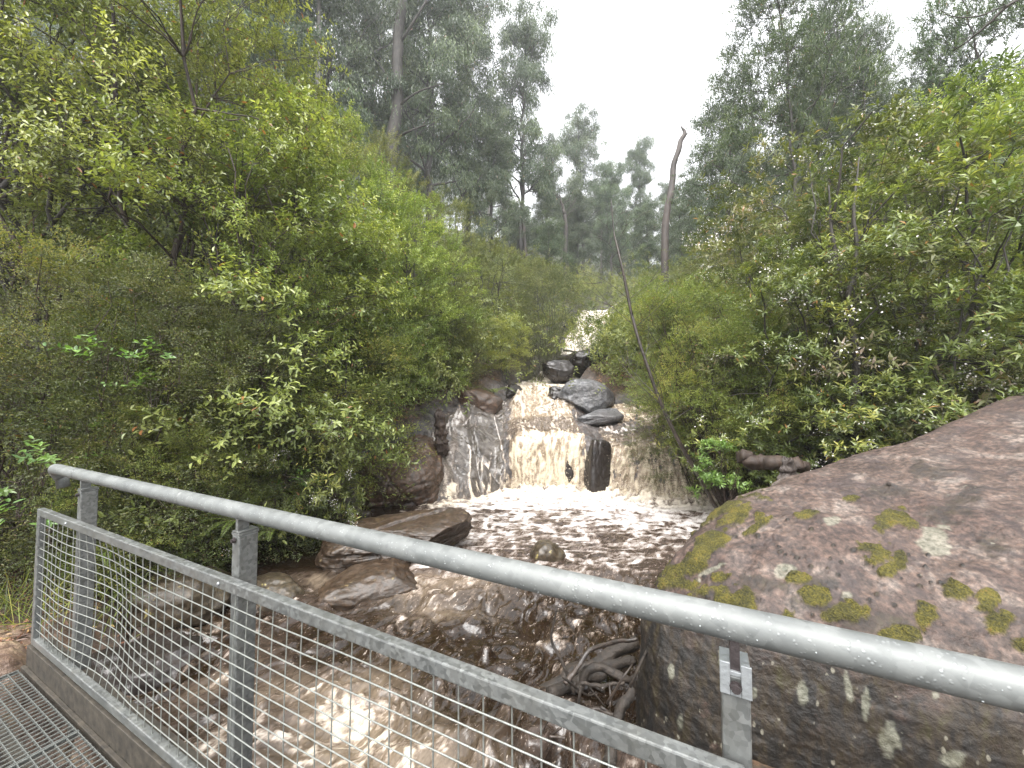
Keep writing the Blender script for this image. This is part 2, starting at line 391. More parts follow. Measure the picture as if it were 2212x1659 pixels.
def terrain(x, y):
    x = np.asarray(x, float); y = np.asarray(y, float)
    l, r = le(y), re(y)
    xc = np.clip(x, l, r)
    b, d = base(xc, y)
    infalls = smooth(-.15, .0, d) * (1 - smooth(13.2, 13.8, y))
    z = b - .38 * (1 - infalls) * (1 - smooth(13, 14, y)) - .1 * smooth(13, 14, y)
    z = z + rockbump(x, y) * np.where(d > -.1, infalls, 0)
    dl, dr = np.maximum(l - x, 0), np.maximum(x - r, 0)
    do = dl + dr
    rise = (.75 + .2 * fbm(x * .5, y * .5, 0, 3, 3)) * smooth(0, .8, do) + .05 * np.minimum(do, 6)
    rise = rise + np.where(dl > 0, .22, .2) * np.maximum(do - 2.5, 0) ** .98 * smooth(4, 14, y)
    rise = rise * np.where(infalls > .5, .6, 1)
    z = z + rise + smooth(.3, 2.5, do) * .25 * fbm(x * .35, y * .35, 0, 4, 9) + smooth(.1, 1, do) * .05 * fbm(x * 2.4, y * 2.4, 0, 4, 11)
    # rocky pad at the end of the footbridge
    q = np.sqrt(((x + 4.0) / 1.55) ** 2 + ((y - 2.2) / 1.15) ** 2)
    pad = 1 - smooth(.62, 1.05, q + .12 * fbm(x * 1.5, y * 1.5, 0, 3, 15))
    zp = -.2 - .12 * smooth(2.2, 3.3, y) + .07 * fbm(x * 2.2, y * 3.5, 0, 4, 12) + .035 * np.round(fbm(x * 1.3, y * 2, 2, 2, 19) * 5)
    z = z * (1 - pad) + zp * pad
    ub, nb = (x + 2.903) * .893 - (y - 2.44) * .45, (x + 2.903) * .45 + (y - 2.44) * .893
    cap = np.where((ub > -.04) & (nb > -1.8) & (nb < .14), -1.3, 99)
    return np.minimum(z, cap)
def T(x, y): return float(terrain(np.array([x]), np.array([y]))[0])

def axis(parts):
    out = [np.arange(a, b, s) for a, b, s in parts]; return np.concatenate(out + [[parts[-1][1]]])
gx = axis([(-160, -40, 5), (-40, -14, 1.2), (-14, -6, .35), (-6, -2.6, .05), (-2.6, 5, .024), (5, 8, .12), (8, 20, .6), (20, 160, 5)])
gy = axis([(-14, 0, .5), (0, 2.2, .1), (2.2, 5, .045), (5, 8, .08), (8, 8.6, .04), (8.6, 10.4, .018), (10.4, 13.6, .03), (13.6, 30, .2), (30, 60, 1.0), (60, 170, 4)])
X, Y = np.meshgrid(gx, gy)
Z = terrain(X, Y)
rockm = np.maximum(smooth(.9, .3, np.maximum(le(Y) - X, X - re(Y))), 1 - smooth(.7, 1.15, np.sqrt(((X + 4.0) / 1.6) ** 2 + ((Y - 2.4) / 1.4) ** 2)))
rockm = np.clip(rockm * (1 - .0) - .6 * smooth(.1, .4, fbm(X * 1.6, Y * 1.6, 0, 4, 55)) * (rockm < .999), 0, 1)
padm = (1 - smooth(.8, 1.25, np.sqrt(((X + 4.0) / 1.6) ** 2 + ((Y - 2.4) / 1.4) ** 2))) * (((X + 2.903) * .893 - (Y - 2.44) * .45 < -.04) | ((X + 2.903) * .45 + (Y - 2.44) * .893 > .14))
far = smooth(14, 22, Y) + smooth(6, 10, np.abs(X))
me = mesh_np('ground', np.stack([X, Y, Z], -1).reshape(-1, 3), grid_faces(len(gy), len(gx)), vattrs={'rock': rockm.ravel(), 'pad': padm.ravel(), 'far': np.clip(far, 0, 1).ravel()})
tag(link('ground', me, M['ground']), kind='structure')

# water: one skin from the upper cascade down under the bridge
ry = axis([(-10, 1.5, .25), (1.5, 5.2, .022), (5.2, 8.4, .03), (8.4, 10.3, .011), (10.3, 13.6, .02), (13.6, 19, .06), (19, 30, .05), (30, 60, .5)])
nc = 400
l, r = le(ry) - .35, re(ry) + .35
U = np.linspace(0, 1, nc)
X = l[:, None] + (r - l)[:, None] * U[None]
Y = np.repeat(ry[:, None], nc, 1)
B, D = base(np.clip(X, le(Y), re(Y)), Y)
inf = smooth(-.12, .05, D) * (1 - smooth(13.2, 13.8, Y))
up = smooth(13.2, 13.8, Y)
Bs = B + rockbump(X, Y) * inf
dY = np.gradient(Y, axis=0); dZ = np.gradient(Bs, axis=0)
S = np.cumsum(np.sqrt(dY ** 2 + dZ ** 2), 0)
slope = dZ / dY; ln = np.sqrt(1 + slope ** 2)
ny, nz = -slope / ln, 1 / ln
# coverage of the falls by water
cov = .86 * smooth(-.25, .15, X) * (1 - smooth(1.6, 2.0, X)) + .2 * smooth(1.6, 1.9, X) * (1 - smooth(2.2, 2.4, X)) + .64 * smooth(2.15, 2.45, X)
cov = cov + (.24 + .1 * smooth(.1, .5, fbm(X * 1.5, S * .6, 9, 3, 49))) * (1 - smooth(-.3, .1, X)) + .22 * np.exp(-((X + 1.45) / .16) ** 2) + .12 * np.exp(-((X + .35 + .2 * D) / .14) ** 2)
chute = smooth(1.3, 1.8, D) * smooth(-.1, .3, X) * (1 - smooth(1.6, 2.3, X))
cov = np.maximum(cov, .8 * chute)
cov = cov - .34 * np.exp(-((X - 3.0) / .75) ** 2 - ((D - 1.35) / .6) ** 2) - .25 * np.exp(-((X - 1.1) / .6) ** 2 - ((D - .95) / .3) ** 2)
wob = .12 * fbm(X * 2.5, S * 1.2, 0, 3, 40)
st1 = ridged((X + wob) * 5.5, S * 1.3, 2, 3, 41); st2 = fbm((X + wob * .5) * 17, S * 5.0, 4, 4, 43); st3 = ridged(X * 11 + wob * 20, S * 7 + wob * 9, 1, 3, 47)
film = (1 - smooth(-.35, .1, X)) + np.exp(-((X - 3.0) / .8) ** 2 - ((D - 1.35) / .5) ** 2) + .5 * np.exp(-((X - 1.1) / .6) ** 2 - ((D - 1.0) / .25) ** 2)
film = np.clip(film, 0, 1) * inf * (X > le(Y) + .1 + .2 * wob)
veins = np.maximum(smooth(.62, 1.0, ridged(X * 2.4 + wob * 3.5 + .25 * S, S * .45, 6, 2, 51)), .9 * smooth(.4, .9, ridged(X * 6.5 + wob * 6, S * 1.1, 8, 3, 52)) * smooth(-.2, .2, fbm(X * 1.4, S * .5, 3, 3, 53)))
veins = np.clip(veins + 1.0 * st2 * (veins > .05) + .35 * np.exp(-((X + 1.5) / .16) ** 2) + .55 * smooth(.35, .95, ridged(X * 13 + wob * 8, S * 2.4, 8, 2, 58)) * smooth(-.1, .3, fbm(X * 2, S * 1.1, 3, 3, 59)), 0, 1)
off_f = (cov - .38) * .13 + .035 * (st1 - .45) + .016 * st2 + .012 * (st3 - .5)
off_f = off_f * (1 - film) + film * np.where(X > -2.2, .006 + .012 * veins + .004 * st2, -.05)
foam_f = np.clip(.46 + .62 * (cov - .45) + .22 * (st1 - .4) + .6 * st2 + .55 * (st3 - .45), 0, 1)
terr = smooth(.3, .55, D) * (1 - smooth(1.45, 1.8, D)) * (1 - film) * inf
foam_f = foam_f - terr * (.3 - .55 * (st1 - .4)) + .18 * np.exp(-((D - .16) / .16) ** 2) * (cov > .4)
foam_f = foam_f * (1 - film) + film * np.clip(.04 + .85 * veins + .25 * st2, 0, 1)
# open water
calm = np.clip(smooth(-1.6, -2.6, X) * smooth(4.9, 5.4, Y) * (1 - smooth(8.3, 9.2, Y)), 0, 1)
churn = smooth(7.2, 9.3, Y + .25 * (X - 1)) * (1 - calm)
w1 = fbm(X * 1.6, Y * 2.2, 0, 3, 60); w2 = ridged(X * 3.2 + w1 * 2, Y * 5.0, w1, 4, 61); w3 = fbm(X * 10, Y * 15, 2, 4, 63)
amp = .045 + .05 * churn
off_p = amp * (w1 * .9 + .7 * (w2 - .4) + .28 * w3) * (1 - .93 * calm)
fil = ridged(X * 3.6 + 1.6 * fbm(X * 1.5, Y * 1.5, 7, 3, 70), Y * 7.5 + 1.6 * w1, 3, 4, 71)
foam_p = .43 + .60 * (fil - .42) + .45 * w3 + .42 * churn + .20 * smooth(5.6, 7.3, Y)
foam_p = foam_p * (1 - calm) + calm * (-.1 + .75 * (np.abs(fbm(X * 4, Y * 6, 0, 3, 77)) > .36) * smooth(.0, .25, fbm(X * .8, Y * .9, 0, 2, 78)))
# rapids near the bridge: ridges lie along the flow, running down and to the left
xa, ya = X * .85 - Y * .5, X * .5 + Y * .85
near = 1 - smooth(4.7, 5.4, Y)
r1 = fbm(xa * 1.6, ya * 1.5, 0, 3, 80); r2 = ridged(xa * 2.6 + r1 * 2.2, ya * 1.1 + r1, r1 * .6, 2, 81); r3 = fbm(xa * 17 + r1 * 5, ya * 4.5, 3, 4, 83); r5 = fbm(X * 30 + r1 * 4, Y * 22, 2, 3, 89); r4 = ridged(X * 2.2 + r1, Y * 3.1, 5, 3, 85)
off_r = .16 * r1 + .075 * (r2 - .4) + .007 * r3 + .03 * (r4 - .4) + .002 * r5
foam_r = .03 + .30 * (r2 - .5) + .62 * r3 + .35 * (r4 - .55) + .45 * r5
spots = [(860, 1270, .75, .16, .7), (960, 1320, .4, .12, .5), (1180, 1380, .12, .06, .3), (770, 1560, .30, .45, .8), (880, 1640, .3, .3, .7), (560, 1560, .12, .35, .45), (390, 1345, .35, .05, .7), (1000, 1250, .3, .08, .45),
         (690, 1500, .25, .14, .4), (1330, 1270, .3, .15, .12), (680, 1250, .15, .06, .6), (480, 1480, .1, .2, .4)]
SM = 0
for px, py, sx, sy, a in spots:
    c = on_z(px, py, -1.0)
    for _ in range(2): c = on_z(px, py, float(base(np.array([c[0]]), np.array([c[1]]))[0][0]))
    SM = SM + a * np.exp(-((X - c[0] + .3 * w1) / (sx * 1.25)) ** 2 - ((Y - c[1] + .15 * w3) / (sy * 1.25)) ** 2)
    foam_r = foam_r + a * (.56 + 1.1 * r3 + .6 * (r2 - .5) + .5 * r5) * np.exp(-((X - c[0] + .25 * w1) / sx) ** 2 - ((Y - c[1] + .12 * w3) / sy) ** 2)
foam_r = np.minimum(foam_r, .50 + .5 * r3 + .4 * r5)
ledge = .10 * smooth(.2, 0, Y - (4.72 + .25 * (w1))) - .1     # the lip where the pool spills
off_o = off_p * (1 - near) + (off_r) * near
foam_o = foam_p * (1 - near) + foam_r * near
off = off_o * (1 - inf) + off_f * inf
foam = foam_o * (1 - inf) + foam_f * inf
off_u = .03 * (st1 - .4) + .015 * st2; foam_u = .8 + .5 * (st1 - .5) + .4 * st2 + .3 * smooth(21, 23, Y)
off = off * (1 - up) + off_u * up; foam = foam * (1 - up) + foam_u * up
cream = np.clip(inf * (1 - film) * (cov > .3) * (.75 + .5 * r1) + np.exp(-((Y - yfront(X)) / .7) ** 2) * .8 + near * .35 + up * .5, 0, 1)
milk = np.clip((.5 + .6 * churn + .35 * w1) * (1 - calm) * (1 - near) + near * np.clip(.1 + .8 * r1 + .3 * (r2 - .5), 0, 1) + inf + up, 0, 1)
milk = np.clip(milk + .9 * SM * (1 - inf), 0, 1); cream = np.clip(cream + .5 * SM, 0, 1); fallc = np.clip(.55 * SM * (1 - inf), 0, .6)
# foot of the falls boils up
boil = np.exp(-((D + .12) / .3) ** 2) * smooth(-.9, .3, X) * (1 - inf)
off = off - 0 * boil + boil * (.1 + .12 * np.abs(st2) + .08 * w3)
V = np.stack([X, Y + ny * off * inf * 1.4, Bs + off * (nz * inf + (1 - inf))], -1)
me = mesh_np('creek_water', V.reshape(-1, 3), grid_faces(len(ry), nc), vattrs={'foam': np.clip(foam, -.2, 1.2).ravel(), 'cream': cream.ravel(), 'milk': milk.ravel(), 'calm': calm.ravel(), 'film': (film * (1 - up)).ravel(), 'fall': np.clip(inf * (1 - film) * (1 - .8 * terr) * smooth(.3, .55, cov) + up + fallc, 0, 1).ravel()})
tag(link('creek_water', me, M['water']), kind='structure')

# airborne spray threads and drops along the lips of the falls
def blobs_mesh(P, r, seed=0):
    n = len(P); rg = np.random.default_rng(seed)
    o = np.array([[1, 0, 0], [0, 1, 0], [-1, 0, 0], [0, -1, 0], [0, 0, 1], [0, 0, -1]], float)
    V = P[:, None] + o[None] * (r[:, None] * (1 + .5 * rg.random((n, 3))) )[:, None, :]
    f = np.array([[0, 1, 4, 4], [1, 2, 4, 4], [2, 3, 4, 4], [3, 0, 4, 4], [1, 0, 5, 5], [2, 1, 5, 5], [3, 2, 5, 5], [0, 3, 5, 5]])[:, :3]
    Fq = (np.arange(n)[:, None, None] * 6 + f[None]).reshape(-1, 3)
    return V.reshape(-1, 3), Fq
rg = np.random.default_rng(5)
n = 2600
x = rg.uniform(0, 4.3, n); keep = (np.abs(x - 2.1) > .22); x = x[keep]
y = yfront(x) - np.abs(rg.normal(0, .16, len(x))); z = -.78 + np.abs(rg.normal(0, .16, len(x)))
k = rg.random(len(x)) < .35
z = np.where(k, rg.uniform(-.7, .45, len(x)), z); y = np.where(k, yfront(x) - .07 - .1 * rg.random(len(x)), y)
V, Fq = blobs_mesh(np.stack([x, y, z], -1), rg.uniform(.004, .013, len(x)), 3)
me = mesh_np('water_spray', V, Fq, vattrs={'foam': np.ones(len(V)), 'cream': np.full(len(V), .8)})
tag(link('water_spray', me, M['water']), 'pale drops of spray flying at the foot of the waterfall', 'spray', kind='stuff')

# ------------------------------------------------------------------ rocks
_ico = {}
def ico(n):
    if n not in _ico:
        import bmesh
        bm = bmesh.new(); bmesh.ops.create_icosphere(bm, subdivisions=n, radius=1)
        V = np.array([v.co[:] for v in bm.verts]); Fq = np.array([[v.index for v in f.verts] for f in bm.faces]); bm.free()
        _ico[n] = (V, Fq)
    return _ico[n]
def rock(name, c, dims, rz=0, mat='slab', n=3.2, seed=1, rgh=.1, cuts=6, tilt=(0, 0), sub=6, label=None, taper=0, strata=.0, cracks=0, fine=.006, cat='rock'):
    V, Fq = ico(sub); V = V.copy(); rg = np.random.default_rng(seed)
    rad = (np.abs(V) ** n).sum(1) ** (-1 / n); V = V * rad[:, None]
    for _ in range(cuts):
        d = rg.normal(size=3); d /= np.linalg.norm(d); h = rg.uniform(.68, .95)
        s = V @ d; ex = np.maximum(s - h, 0); V -= ex[:, None] * d * .92
    nn = V / np.linalg.norm(V, axis=1)[:, None]
    k = 1 + rgh * 1.6 * fbm(V[:, 0] * 1.3 + seed, V[:, 1] * 1.3, V[:, 2] * 1.3, 3, seed) + rgh * .5 * fbm(V[:, 0] * 5, V[:, 1] * 5 + seed, V[:, 2] * 5, 4, seed + 9)
    V = V * k[:, None]
    if taper: V[:, :2] *= (1 - taper * (V[:, 2:3] + 1) / 2)
    V = V * (np.asarray(dims) / 2)
    if strata:
        s = noise(V[:, 2] * 14 + .6 * V[:, 0], V[:, 0] * .8, V[:, 1] * .8, seed + 3)
        hv = nn[:, :2]; V[:, :2] += hv * (strata * np.round(s * 2.5) / 2.5)[:, None]
    V += nn * (fine * fbm(V[:, 0] * 20, V[:, 1] * 20, V[:, 2] * 20, 3, seed + 5) + fine * 2.2 * fbm(V[:, 0] * 6, V[:, 1] * 6, V[:, 2] * 6, 4, seed + 6))[:, None]
    for q in range(cracks):
        d = rg.normal(size=3); d[2] *= .4; d /= np.linalg.norm(d)
        s = V @ d + .05 * fbm(V[:, 0] * 3, V[:, 1] * 3, V[:, 2] * 3, 3, seed + 40 + q) - rg.uniform(-.35, .35) * max(dims)
        V -= nn * (.035 * np.exp(-(s / .018) ** 2) + .02 * (s > 0))[:, None]
    tx, ty = tilt
    Mx = np.array(Matrix.Rotation(rz, 3, 'Z') @ Matrix.Rotation(tx, 3, 'X') @ Matrix.Rotation(ty, 3, 'Y'))
    V = V @ Mx.T
    o = link(name, mesh_np(name, V, Fq), M[mat], None, tuple(map(float, c)))
    if label: tag(o, label, cat)
    return o
rock('flat_rock', (-1.72, 5.95, -.66), (2.25, 1.35, .78), R(10), 'slab', 4.5, 12, .06, 6, (R(5), R(-5)), 7, 'flat brown slab boulder with undercut mossy end, sitting in the pool below the falls', strata=.05, cracks=3)
rock('submerged_rock', (-1.75, 5.1, -.95), (1.45, .8, .55), R(18), 'slab', 2.6, 17, .08, 5, (R(8), R(-6)), 6, 'low brown rock lobe with yellow lichen in front of the flat slab boulder')
rock('pool_rock', (.52, 5.8, -.86), (.62, .52, .55), R(20), 'tanrock', 2.2, 5, .1, 4, (0, R(-12)), 5, 'small rounded rock poking out of the foamy pool', taper=.25)
rock('creek_rock', (-3.0, 4.95, -.98), (.85, .55, .5), R(-10), 'tanrock', 2.6, 8, .1, 4, (0, 0), 5, 'low tan rock beside the second handrail post at the calm edge of the pool')
rock('lichen_rock', (-3.85, 4.55, -.82), (1.0, .75, .6), R(15), 'tanrock', 2.6, 9, .1, 4, (0, 0), 5, 'yellow lichened boulder seen through the mesh panel near the left bank')
rock('black_rock', (-3.45, 3.75, -1.12), (.95, .7, .6), R(-20), 'darkrock', 2.8, 10, .14, 6, (0, 0), 5, 'black wet rock at the left edge of the rapids, behind the mesh')
rock('cracked_slab', (-2.95, 9.35, -.45), (2.7, 2.3, 1.75), R(8), 'redslab', 3.6, 21, .05, 7, (R(30), R(-12)), 7, 'wet reddish brown cracked slab left of the waterfall', strata=.03, cracks=9, fine=.012)
rock('bank_slab', (-4.35, 8.5, -.62), (1.3, 1.2, .75), R(-25), 'redslab', 2.8, 22, .08, 5, (R(14), 0), 5, 'low wet brown rock under the white flowering shrub')
rock('fall_rock', (2.1, 9.85, -.2), (.56, .8, 1.35), R(14), 'darkrock', 7, 35, .05, 3, (R(-4), R(5)), 6, 'black angular rock splitting the waterfall curtain')
rock('fall_rock', (1.52, 9.98, -.35), (.34, .5, .62), R(-8), 'darkrock', 3.4, 33, .1, 6, (0, 0), 5, 'small black rock showing through the main curtain of the waterfall')
rock('grey_boulder', (2.35, 12.35, 1.55), (1.8, 1.3, 1.15), R(-6), 'greyrock', 2.4, 43, .08, 9, (R(8), R(4)), 6, 'large rounded blue grey boulder above the falls')
rock('flat_grey_rock', (2.55, 11.35, .98), (1.4, .8, .42), R(-4), 'greyrock', 3, 44, .08, 5, (R(6), R(-6)), 5, 'flat grey rock lying under the large rounded grey boulder')
rock('wedge_rock', (1.5, 12.5, 1.66), (.62, .7, .5), R(18), 'darkrock', 3, 46, .1, 6, (0, R(14)), 5, 'dark wedge of rock between the top chute and the grey boulder')
rock('upstream_boulder', (1.75, 14.6, 2.55), (1.15, 1.1, .85), R(0), 'darkrock', 3.2, 48, .1, 6, (0, 0), 5, 'black rounded boulder behind the grey boulder, under the fallen logs')
rock('upstream_boulder', (3.1, 15.6, 2.9), (1.9, 1.5, 1.2), R(20), 'darkrock', 2.6, 49, .1, 6, (0, 0), 5, 'dark boulder shaded by the right bank shrubs below the upper cascade')
rock('bank_rock', (-1.2, 12.2, 1.35), (1.7, 1.5, 1.0), R(15), 'redslab', 2.8, 51, .1, 6, (R(8), R(10)), 5, 'brown bank rock left of the top chute beneath the pale green bush')
rock('bank_rock', (.05, 12.9, 1.75), (.6, .7, .5), R(0), 'darkrock', 3, 52, .1, 6, (0, 0), 5, 'small black rock at the left lip of the top chute')
rock('mid_grey_rock', (5.7, 15.8, 3.0), (1.9, 1.2, 1.7), R(20), 'greyrock', 3, 54, .08, 6, (0, 0), 5, 'pale grey rock face half hidden in the right bank shrubs')
rock('cascade_rock', (6.3, 21.6, 4.6), (2.6, 1.8, 1.9), R(10), 'greyrock', 3, 56, .1, 6, (0, 0), 5, 'grey rock right of the upper cascade')
rock('cascade_rock', (7.6, 27.0, 7.7), (2.2, 1.6, 1.0), R(-10), 'greyrock', 3, 58, .1, 6, (0, 0), 5, 'pale rock sheet at the head of the upper cascade')
rock('gap_rock', (-2.05, 9.55, -.1), (.38, .5, .95), R(5), 'darkrock', 3.4, 61, .12, 6, (0, R(-6)), 5, 'black rock in the crevice between the cracked slab and the falls')

# the big mossy boulder
def big_boulder():
    P = np.array([(.80, 3.0), (.86, 2.66), (1.15, 2.33), (1.7, 2.02), (2.4, 1.66), (3.4, 1.3), (5.0, .9), (7.2, .9), (8.6, 2.6), (8.3, 4.4), (7.0, 4.85), (5.6, 4.55), (4.3, 4.25), (3.0, 4.1), (1.95, 3.85), (1.2, 3.5)])
    Q = curve_pts(np.concatenate([P, P[:1]]), 1301)[:-1]
    c = np.array([3.0, 3.1])
    nth = len(Q)
    e = 2 / 4.2
    gs = np.linspace(0, .86, 200); p1 = np.arcsin(gs ** (1 / e)); phi = np.concatenate([p1, np.linspace(p1[-1], math.pi / 2, 261)[1:]])
    g = np.sin(phi) ** e; h = np.cos(phi).clip(0) ** e
    g[0] = 0; h[-1] = 0
    XY = c + (Q - c)[None] * g[:, None, None]
    x, y = XY[..., 0], XY[..., 1]
    top = -.575 + .243 * x + .218 * y + .06 * fbm(x * .7, y * .7, 0, 3, 91) + .09 * np.exp(-((x - 1.8) ** 2 + (y - 3.2) ** 2) / .8) - .012 * np.maximum(x - 4, 0) ** 2
    zb = -2.0
    z = zb + (top - zb) * h[:, None]
    # lower face bulges and leans a little
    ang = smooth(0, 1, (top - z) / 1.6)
    out = (Q - c) / np.linalg.norm(Q - c, axis=1)[:, None]
    lump = .07 * fbm(x * 1.1, y * 1.1, z * 1.1, 4, 92) + .016 * fbm(x * 5, y * 5, z * 5, 4, 93) + .006 * fbm(x * 22, y * 22, z * 22, 3, 94)
    V = np.stack([x, y, z], -1)
    V[..., :2] += out[None] * (lump * 1.2 - .16 * ang)[..., None]
    V[..., 2] += lump * (1 - ang) * 1.2
    Vf = V.reshape(-1, 3)
    # moss, lichen and algae patches that grow on it
    px, py = proj(Vf)
    nz_ = fbm(Vf[:, 0] * 6, Vf[:, 1] * 6, Vf[:, 2] * 6, 4, 95); nf = fbm(Vf[:, 0] * 22, Vf[:, 1] * 22, Vf[:, 2] * 22, 3, 96)
    vis = (Vf[:, 1] < 5)
    def patch(lst, k=1.0):
        m = np.full(len(Vf), -3.0)
        for a in lst:
            cx, cy, rx, ry_ = a[:4]; rot = R(a[4]) if len(a) > 4 else 0
            dx, dy = px - cx, py - cy
            u, v = dx * math.cos(rot) + dy * math.sin(rot), -dx * math.sin(rot) + dy * math.cos(rot)
            q = np.sqrt((u / rx) ** 2 + (v / ry_) ** 2)
            m = np.maximum(m, (1.0 - q) * min(1, k))
        return m
    mossl = [(1590, 1120, 60, 22, -38), (1530, 1180, 75, 20, -38), (1480, 1225, 55, 22, -30), (1475, 1150, 80, 10, -30), (1560, 1105, 60, 10, -28), (1465, 1265, 45, 18, 10), (1600, 1300, 38, 26, 10), (1925, 1125, 40, 22, -10), (1960, 1135, 22, 14), (1890, 1195, 34, 26), (1930, 1225, 34, 18, -30), (1945, 1205, 15, 20),
             (1835, 1080, 18, 7), (1740, 1110, 26, 8, -15), (1640, 1135, 38, 8, -30), (2070, 1280, 30, 18), (2130, 1300, 26, 22), (2150, 1345, 22, 26), (2000, 1335, 24, 34, 10), (1950, 1370, 40, 16), (1850, 1310, 40, 22), (1760, 1290, 36, 18), (1720, 1250, 22, 10), (1700, 1340, 30, 26), (1560, 1245, 20, 9), (2170, 1330, 20, 14), (2200, 1395, 20, 14),
             (1715, 1015, 18, 5, -20), (1650, 1045, 30, 6, -30), (1640, 1120, 12, 10), (1790, 1330, 22, 12), (1385, 1215, 25, 8, -45)]
    moss = smooth(-.02, .2, patch(mossl) * .8 + .8 * nz_ + .45 * nf + .12)
    lichl = [(1830, 1285, 24, 17), (1690, 1235, 22, 16), (1560, 1165, 30, 14, -35), (2020, 1165, 40, 34, 30), (1540, 1230, 46, 5, -25), (1795, 1125, 16, 10), (1500, 1260, 20, 7, -30), (1920, 1600, 22, 30), (1830, 1470, 9, 40, -10), (1870, 1515, 8, 30), (1735, 1500, 13, 24), (2020, 1500, 16, 24), (2060, 1640, 26, 20), (1470, 1560, 9, 20), (1630, 1500, 7, 16), (1560, 1420, 8, 18), (1450, 1450, 7, 14), (1970, 1410, 18, 9)]
    lich = smooth(.0, .3, patch(lichl) * .8 + .8 * nz_ + .4 * nf) * .55 * (1 - moss)
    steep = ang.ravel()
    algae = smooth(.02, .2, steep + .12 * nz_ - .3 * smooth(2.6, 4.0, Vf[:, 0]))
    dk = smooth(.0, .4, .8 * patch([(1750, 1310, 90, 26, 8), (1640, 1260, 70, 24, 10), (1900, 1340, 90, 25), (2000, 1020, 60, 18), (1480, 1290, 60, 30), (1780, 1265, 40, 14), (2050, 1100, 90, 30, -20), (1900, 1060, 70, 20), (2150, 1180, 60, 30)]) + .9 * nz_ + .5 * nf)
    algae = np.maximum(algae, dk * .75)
    for arr in (moss, lich): arr *= vis
    # black cushion tufts
    rgx = np.random.default_rng(3)
    cen = []
    for _ in range(60):
        a = rgx.uniform(1450, 2080); b = rgx.normal(1235, 45)
        cen.append((a, b, rgx.uniform(4, 8)))
    tuft = np.zeros(len(Vf))
    for a, b, r_ in cen:
        tuft = np.maximum(tuft, np.clip(1.1 - np.hypot(px - a, (py - b) * 1.3) / r_, 0, 1))
    algae = np.maximum(algae, smooth(0, .4, tuft) * 1.0 * vis)
    nrm = np.gradient(V, axis=0); nrm2 = np.gradient(V, axis=1); N_ = np.cross(nrm.reshape(-1, 3), nrm2.reshape(-1, 3)); N_ /= np.linalg.norm(N_, axis=1)[:, None] + 1e-9
    sgn = np.sign((N_ * (Vf - np.array([3.5, 3.2, -1]))).sum(1))[:, None]
    N_ *= sgn
    tex = .5 + .5 * fbm(Vf[:, 0] * 45, Vf[:, 1] * 45, Vf[:, 2] * 45, 3, 98)
    Vf = Vf + N_ * (moss * (.006 + .02 * tex) + smooth(0, .5, tuft) * vis * .012 + lich * .002)[:, None]
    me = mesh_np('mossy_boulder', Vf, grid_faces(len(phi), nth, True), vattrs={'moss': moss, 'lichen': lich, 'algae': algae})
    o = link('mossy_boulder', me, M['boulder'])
    tag(o, 'huge pinkish grey granite boulder with yellow green moss patches beside the handrail', 'boulder')
big_boulder()

# ------------------------------------------------------------------ dead wood
def log(name, P, r, label, mat='drift', n=10, rough=.25, seed=1, cat='log', pts=24, twigs=()):
    mb = MB(); C = curve_pts(P, pts); rr = np.interp(np.linspace(0, 1, pts), np.linspace(0, 1, len(r)), r)
    C = C + (np.stack([noise(np.arange(pts) * .35, seed, k, seed) for k in (1, 2, 3)], -1)) * rr[:, None] * .5
    mb.tube(C, rr, n, True, rough, seed)
    for Q, q in twigs:
        D_ = curve_pts(Q, 10); mb.tube(D_, np.linspace(q, q * .35, 10), 6, True, .2, seed)
    V = np.concatenate(mb.V); c = V.mean(0)
    o = link(name, mesh_np(name, V - c, np.concatenate(mb.F)), M[mat], None, tuple(map(float, c)))
    tag(o, label, cat); return o
A_ = lambda px, py, Y: tuple(at(px, py, Y))
log('driftwood_log', [A_(1065, 1560, 3.15), A_(1160, 1510, 3.35), A_(1260, 1455, 3.55), A_(1375, 1385, 3.7)], [.085, .08, .065, .05], 'thick split driftwood log wedged against the mossy boulder', seed=2)
log('driftwood_log', [A_(1190, 1500, 3.2), A_(1290, 1450, 3.45), A_(1375, 1430, 3.5)], [.05, .045, .04], 'second driftwood limb beneath the thick split log', seed=3)
log('driftwood_branch', [A_(1250, 1500, 3.1), A_(1262, 1455, 3.15), A_(1300, 1440, 3.15), A_(1345, 1462, 3.1), A_(1375, 1490, 3.1)], [.03, .034, .03, .025], 'curved grey driftwood branch arching in the jammed pile', seed=4, cat='branch')
log('driftwood_branch', [A_(1320, 1660, 2.6), A_(1325, 1590, 2.75), A_(1340, 1530, 2.85), A_(1372, 1490, 2.9)], [.045, .04, .036, .03], 'thick upright driftwood root at the foot of the boulder', seed=5, cat='branch')
log('driftwood_branch', [A_(1243, 1500, 3.1), A_(1215, 1430, 3.15), A_(1192, 1385, 3.2), A_(1203, 1315, 3.2)], [.016, .013, .011, .006], 'thin dead twig sticking up out of the driftwood pile', seed=6, cat='twig')
log('driftwood_branch', [A_(1220, 1475, 3.0), A_(1250, 1440, 3.1), A_(1275, 1405, 3.2), A_(1340, 1385, 3.35), A_(1378, 1378, 3.35)], [.02, .018, .016, .014], 'slender dark branch bending over the driftwood pile', 'logdark', seed=7, cat='branch')
log('driftwood_branch', [A_(1255, 1475, 3.0), A_(1300, 1480, 3.0), A_(1350, 1475, 3.0)], [.013, .014, .012], 'short pale stick lying across the driftwood pile', seed=8, cat='stick')
log('driftwood_branch', [A_(1130, 1580, 3.0), A_(1200, 1560, 3.05), A_(1280, 1535, 3.0), A_(1330, 1545, 2.9)], [.02, .02, .016, .012], 'thin bent branch hanging from the lower side of the driftwood', 'logdark', seed=9, cat='branch')
rgd = np.random.default_rng(11)
